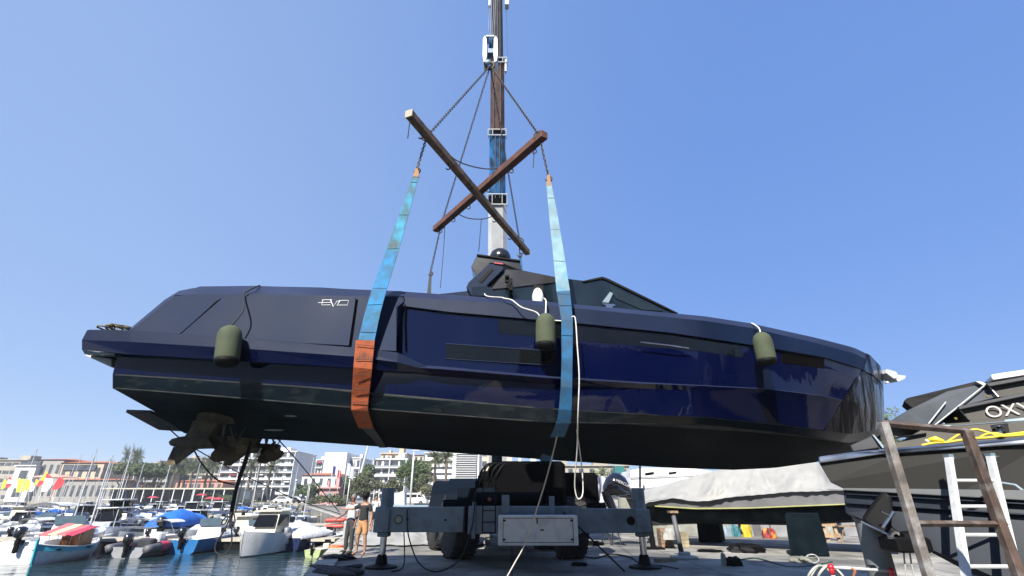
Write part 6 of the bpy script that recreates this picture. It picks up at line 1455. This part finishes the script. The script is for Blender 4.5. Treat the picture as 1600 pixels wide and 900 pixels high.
tree('tree', 'large spreading green tree right of the balconied house', base_at(648,112), topz(716,112)-LZ, 9.5, M_leaf, 9, trunk=.25, n=6500, ls=.2, blobs=36, limbs=8, tr=.3)
tree('tree', 'feathery olive tree before the balconied house', base_at(612,98), topz(741,98)-LZ, 4.2, M_leafy, 10, trunk=.1, n=2200, ls=.14)
tree('tree', 'thin tree left of the striped white building', base_at(668,100), topz(738,100)-LZ, 4.6, M_leafy, 11, trunk=.1, n=2000, ls=.14)
for k, (px, py, Y, W, mm) in enumerate(((846,722,60,4.2,M_leaf),(905,733,55,3.6,M_leafd),(925,731,58,3.8,M_leaf),(880,742,56,3.0,M_leafy),(945,728,62,3.4,M_leafy))):
    tree('shrub', ('green shrub top beside the crane turret','dark shrub behind the white rope loop','bright green shrub left of the round radar','low olive shrub right of the turret','sparse shrub behind the black outboard')[k], base_at(px, Y, .3), topz(py, Y)-.3, W, mm, 20+k, trunk=.08, n=1500, ls=.11)
tree('conifer', 'small green tree top between the lifted bow and the grey boat', base_at(1412,60,.3), topz(626,60)-.3, 3.6, M_leaf, 30, trunk=.3, n=4200, ls=.16)
tree('tree', 'leafy tree hidden low behind the grey boat', base_at(1440,66,.3), topz(640,66)-.3, 6, M_leafd, 31, trunk=.2, n=2600, ls=.16)
# hedge of clipped bushes on the quay wall
for k, (px, Y) in enumerate(((484,118),(492,112),(503,105),(513,98),(524,92),(533,86))):
    b_ = base_at(px, Y, .5); vs, fs = leaves(b_ + V(0,0,.9), (1.7,1.2,1.0), 900, .10, 50+k, 12, .3); m = MB(); m.add(vs, fs); t = thing('bush', 'clipped bush on the quay wall, %s from the left' % ordn(k), 'bush', b_, 'clipped bushes on the quay wall'); m.build('foliage', M_leafy if k % 2 else M_leafd, t)
for k, (px, py, Y, L_) in enumerate(((365,768,150,10),(395,772,140,12),(330,760,160,12))):
    b_ = base_at(px, Y, .5); h = topz(py, Y)-.5; vs, fs = leaves(b_ + V(0,0,h/2), (L_/2,1.6,h/2), 1500, .18, 70+k, 20, .2); m = MB(); m.add(vs, fs); t = thing('hedge', ('low hedge at the foot of the white apartments, left','low hedge at the foot of the white apartments, right','hedge at the foot of the terracotta building')[k], 'hedge', b_); m.build('foliage', M_leafd if k else M_leaf, t)
# ---------------------------------------------------------------- poles, flags, street things
def pole(nm, label, cat, px, pt, Y, r, zb=.5, m_=M_alu, lamp=False, pb=None, grp=None):
    b_ = base_at(px, Y, zb); z = topz(pt, Y); t = thing(nm, label, cat, b_, grp); m = MB(); m.tube([b_, V(b_.x, Y, z)], [r*1.3, r*.8], 8); m.build('pole', m_, t, smooth=True)
    m = MB(); m.lathe([(r*3, 0), (r*2.6, .08), (r*1.4, .12)], b_, seg=12); m.build('base', m_, t)
    if lamp == 'flat': m = MB(); m.box(V(b_.x+.25, Y, z), (.9,.3,.12), bev=.03); m.build('lamp_head', m_, t)
    elif lamp: m = MB(); m.ball(V(b_.x, Y, z+.15), .28, 10, 8); m.build('lamp_globe', M_white, t, smooth=True)
    return t, V(b_.x, Y, z)
pole('street_lamp', 'tall white lamp mast rising left of the crane wheels', 'lamp', 640, 704, 60, .11, lamp='flat')
pole('street_lamp', 'white street lamp with flat head left of the two men', 'lamp', 541, 746, 62, .07, lamp='flat')
for k, (px, pt, Y) in enumerate(((434,748,125),(420,756,118),(457,752,116),(480,756,110),(408,766,116))):
    pole('street_lamp', 'white globe lamp along the promenade, %s' % ('below the tall palms','left of the palms gap','left of the round green tree','before the round green tree','nearest the thick ropes')[k], 'lamp', px, pt, Y, .08, lamp=True, grp='globe lamps along the promenade')
for k, (px, pt, Y) in enumerate(((582,765,70),(590,764,70),(601,762,72),(612,764,72))):
    pole('bollard_post', 'slim white post behind the men, %s from the left' % ordn(k), 'post', px, pt, Y, .06, grp='slim white posts behind the men')
def flag(label, px, pt, Y, cols, w, h, dx=1, grp=None, zb=.5, lower=0):
    t, tp = pole('flag_pole', 'white pole of ' + label, 'pole', px, pt, Y, .05, zb, grp='flag poles by the harbour hut')
    m = MB(); n = 12; A = []
    for i in range(n+1):
        u = i/n; x = tp.x + dx*w*u*.8; y = Y + .18*math.sin(u*7); z = tp.z - .1 - lower - .45*w*u + .08*math.sin(u*5)
        A.append([V(x, y, z - h*j/4 + .05*math.sin(u*8+j)) for j in range(5)])
    for i in range(n): m.m = min(len(cols)-1, int(i/n*len(cols))); m.loft([A[i], A[i+1]], False)
    o = m.build('flag', cols, smooth=False); sol = o.modifiers.new('s', 'SOLIDIFY'); sol.thickness = .02; tag(o, label, 'flag')
Fb_, Fw_, Fr_ = simple('flag_blue', (.02,.03,.18), .8), simple('flag_white', (.72,.73,.76), .8), simple('flag_red', (.60,.02,.03), .8)
flag('French tricolour flag hanging from its pole', 512, 727, 92, [Fb_, Fw_, Fr_], 1.9, 1.3)
pole('flag_pole', 'bare white flag pole between the two flags', 'pole', 524, 726, 92, .05, grp='flag poles by the harbour hut')
flag('pale blue and white club flag hanging limp', 535, 723, 90, [Fw_, simple('flag_bluewhite', (.25,.30,.55), .8, var=.8, scale=3), Fw_], 1.5, 1.9)
m = MB(); a, b_ = P(563, 742, 170), P(577, 692, 170); m.tube([base_at(560,170), a, P(576,694,170)], [.45,.4,.32], 8); tag(m.build('mast', M_alu), 'thick white mast leaning beyond the dark palm top', 'mast')
# van, kiosk, barrier
vn = thing('van', 'white passenger van parked right of the tall lamp mast', 'van', base_at(642, 96, .5)); q = Vector(vn['_o'])
m = MB(); pr_ = [(-2.6,.35),(-2.6,1.6),(-2.45,1.95),(.9,1.98),(1.5,1.75),(2.1,1.15),(2.65,1.0),(2.75,.6),(2.7,.35)]
m.prism([q + V(x, 0, z) for x, z in pr_], (0,1.9,0)); m.build('body', M_gel, vn, bevel=.05)
for x0_, x1_ in ((-2.3,-1.3),(-1.15,-.1),(.05,.95)): m = MB(); m.box(q + V((x0_+x1_)/2,-.01,1.5), (x1_-x0_,.04,.5)); m.build('side_window', M_glass, vn)
m = MB(); m.prism([q + V(1.1,-.01,1.3), q + V(1.95,-.01,1.3), q + V(1.5,-.01,1.68), q + V(1.1,-.01,1.75)], (0,.03,0)); m.build('side_window', M_glass, vn)
for x in (-1.7, 1.75): m = MB(); m.lathe([(.2,-.12),(.34,-.12),(.36,0),(.34,.1)], q + V(x,.1,.36), axis='Y', seg=18); w_ = m.build('wheel', M_rubber, vn, smooth=30); m = MB(); m.lathe([(.001,-.13),(.2,-.13),(.2,-.1)], q + V(x,.1,.36), axis='Y', seg=14); m.build('hubcap', M_steel, w_)
m = MB(); slab(m, [(596,768),(598,765.5),(611,765.5),(613,768),(613,790),(597,790)], 70, 1.4); k_ = m.build('kiosk', simple('kiosk_red', (.55,.03,.07), .5)); tag(k_, 'red kiosk with a white emblem behind the men', 'kiosk'); m = MB(); m.lathe([(.25,-.02),(.5,-.02),(.5,0),(.25,0)], P(604,777,69.95), axis='Y', seg=20); m.build('emblem', Fw_, k_)
m = MB(); slab(m, [(616,770),(632,769),(632,789),(616,789)], 68, 1.5); tag(m.build('container', simple('pale_blue_panel', (.45,.52,.58), .5)), 'pale blue panel van side behind the left jack', 'container')
m = MB(); slab(m, [(612,789),(672,789),(672,800),(612,800)], 45, .3); tag(m.build('barrier', simple('barrier_blue', (.22,.30,.36), .6)), 'low blue grey barrier behind the left outrigger', 'barrier')
bx = thing('dark_kiosk', 'dark glazed kiosk at the foot of the white apartments', 'kiosk', base_at(392, 128, .4))
m = MB(); slab(m, [(371,765),(418,765),(418,782),(371,782)], 128, 4); m.build('wall', M_deckg, bx); m = MB(); slab(m, [(380,768),(390,768),(390,780),(380,780)], 127.9, .05); m.build('window', MATS['blue_glass'], bx)
m = MB(); slab(m, [(396,771),(409,771),(409,778),(396,778)], 126, 1.6); tag(m.build('parked_car', M_deckg, bevel=.1), 'grey car parked before the dark kiosk', 'car')
for k, (px, py, Y) in enumerate(((240,775,140),(342,777,120),(316,771,140),(330,776,135))):
    t = thing('parasol', 'red parasol on the promenade, %s' % ('left, near the gallery','by the dark kiosk','under the terracotta building','between the gallery columns')[k], 'parasol', base_at(px, Y, .4), 'red parasols on the promenade'); q = base_at(px, Y, topz(py, Y)); m = MB(); m.lathe([(1.5,-.45),(.7,-.1),(0,0)], q, seg=8); m.build('canopy', simple('parasol_red', (.50,.04,.06), .8), t); m = MB(); m.tube([Vector(t['_o']), q], .05, 6); m.build('pole', M_white, t)
# beach flags and small sails
def feather(label, px, py0, py1, lean, w, mats, Y=152):
    t = thing('sail', label, 'sail', base_at(px, Y, .4), 'coloured sails and flags at the beach club'); b_ = P(px, py1, Y); tp = P(px+lean, py0, Y); m = MB(); n = 8; A = []
    for i in range(n+1):
        u = i/n; c = b_.lerp(tp, u); ww = w*math.sin(math.pi*min(.97, .12+.86*u))**.6; A.append([c + V(0,0,0), c + V(ww*.5, .15*math.sin(u*4), 0), c + V(ww, .05, -.1)])
    for i in range(n): m.m = min(len(mats)-1, int(u*0 + i/n*len(mats))); m.loft([A[i], A[i+1]], False)
    o = m.build('cloth', mats, t); s_ = o.modifiers.new('s','SOLIDIFY'); s_.thickness = .04
    m = MB(); m.tube([Vector(t['_o']), b_, tp], .06, 5); m.build('pole', M_alu, t)
YEL, SRED = simple('sail_yellow', (.72,.78,.03), .7), simple('sail_red', (.62,.03,.04), .7); ORN = simple('sail_gold', (.80,.50,.03), .7)
feather('slim yellow feather flag at the far left', 1, 748, 764, 6, 1.1, [YEL]); feather('red and white flag beside the slim yellow one', 8, 745, 762, 6, 1.6, [SRED, Fw_, SRED])
feather('broad yellow sail, left of three', 25, 747, 769, 4, 2.2, [YEL]); feather('broad yellow sail, middle of three', 32, 748, 768, 4, 2.0, [YEL]); feather('broad yellow sail, right of three', 38, 748, 766, 4, 1.5, [YEL])
feather('tall red and gold sail', 56, 736, 760, 16, 1.6, [SRED, ORN, ORN]); feather('white and red sail right of the tall one', 64, 740, 768, 9, 2.6, [Fw_, Fw_, SRED]); feather('red sail leaning right', 80, 745, 765, 12, 2.6, [SRED]); feather('small golden sail beside the tall red one', 53, 748, 758, 4, 1.0, [ORN]); feather('white sail beside the broad yellow ones', 45, 752, 768, 3, 1.6, [Fw_])
# bare masts that stand clear of the boats, each on its own sailing boat
for k, (px0, py0, px1, Y, lb) in enumerate(((140,712,118,38,'nearest sailing boat with a thin bare mast, left of the hotel'), (167,712,136,33.5,'sailing boat with the tall dark mast, behind the turquoise boat'), (264,722,243,60,'sailing boat whose mast crosses the palms'), (198,741,178,70,'sailing boat with a short bright mast before the stone pines'), (126,708,112,90,'sailing boat with the mast rising over the orange roofs'), (374,752,366,75,'sailing boat with a mast behind the thick ropes'))):
    o = new_boat(10); b_ = P(px1, 790, Y); H = topz(py0, Y) - WZ; o.location = ((px0-800)*Y/ray(px0,py0).y, Y, WZ); o.scale = (.8, .8, H/(7.2*1.25+.9)); o.rotation_euler = (0, 0, R(90 + k*3)); o['label'] = lb; o['group'] = 'sailing boats with bare masts'
for nm in ('far_shore_car',):
    cols = [M_gel, M_deckg, M_white, M_navyg]
    for k in range(9):
        Y = 118 + k*2; px = 440 + k*9; q = base_at(px, Y, .5); t = thing('parked_car', 'parked car on the promenade, %s from the left' % ordn(k), 'car', q, 'cars parked on the promenade'); m = MB(); m.prism([q + V(x,0,z) for x, z in ((-2,.3),(-2.05,.8),(-1.7,.95),(-1.2,1.4),(.6,1.42),(1.2,.98),(2,.85),(2.05,.35))], (0,1.7,0)); m.build('body', cols[k%4], t, bevel=.05); m = MB(); m.prism([q + V(x,-.01,z) for x, z in ((-1.45,1.0),(-1.1,1.32),(.5,1.34),(.98,1.0))], (0,.03,0)); m.build('window', M_glass, t)
        for x in (-1.3, 1.3): m = MB(); m.lathe([(.15,-.1),(.3,-.1),(.31,.05)], q + V(x,.05,.31), axis='Y', seg=12); m.build('wheel', M_rubber, t)

# ---------------------------------------------------------------- haze
m = MB(); m.box(V(0, 450, 12), (2600, 1100, 34)); hz = m.build('haze', bpy.data.materials.new('haze_air'), world0=True, base=False, kind='stuff')
hm = hz.data.materials[0]; hm.use_nodes = True; n = hm.node_tree.nodes; n.remove(n['Principled BSDF']); pv = n.new('ShaderNodeVolumePrincipled'); pv.inputs['Density'].default_value = .00042; pv.inputs['Color'].default_value = (.92,.95,1,1); pv.inputs['Anisotropy'].default_value = .2
hm.node_tree.links.new(pv.outputs[0], n['Material Output'].inputs['Volume'])
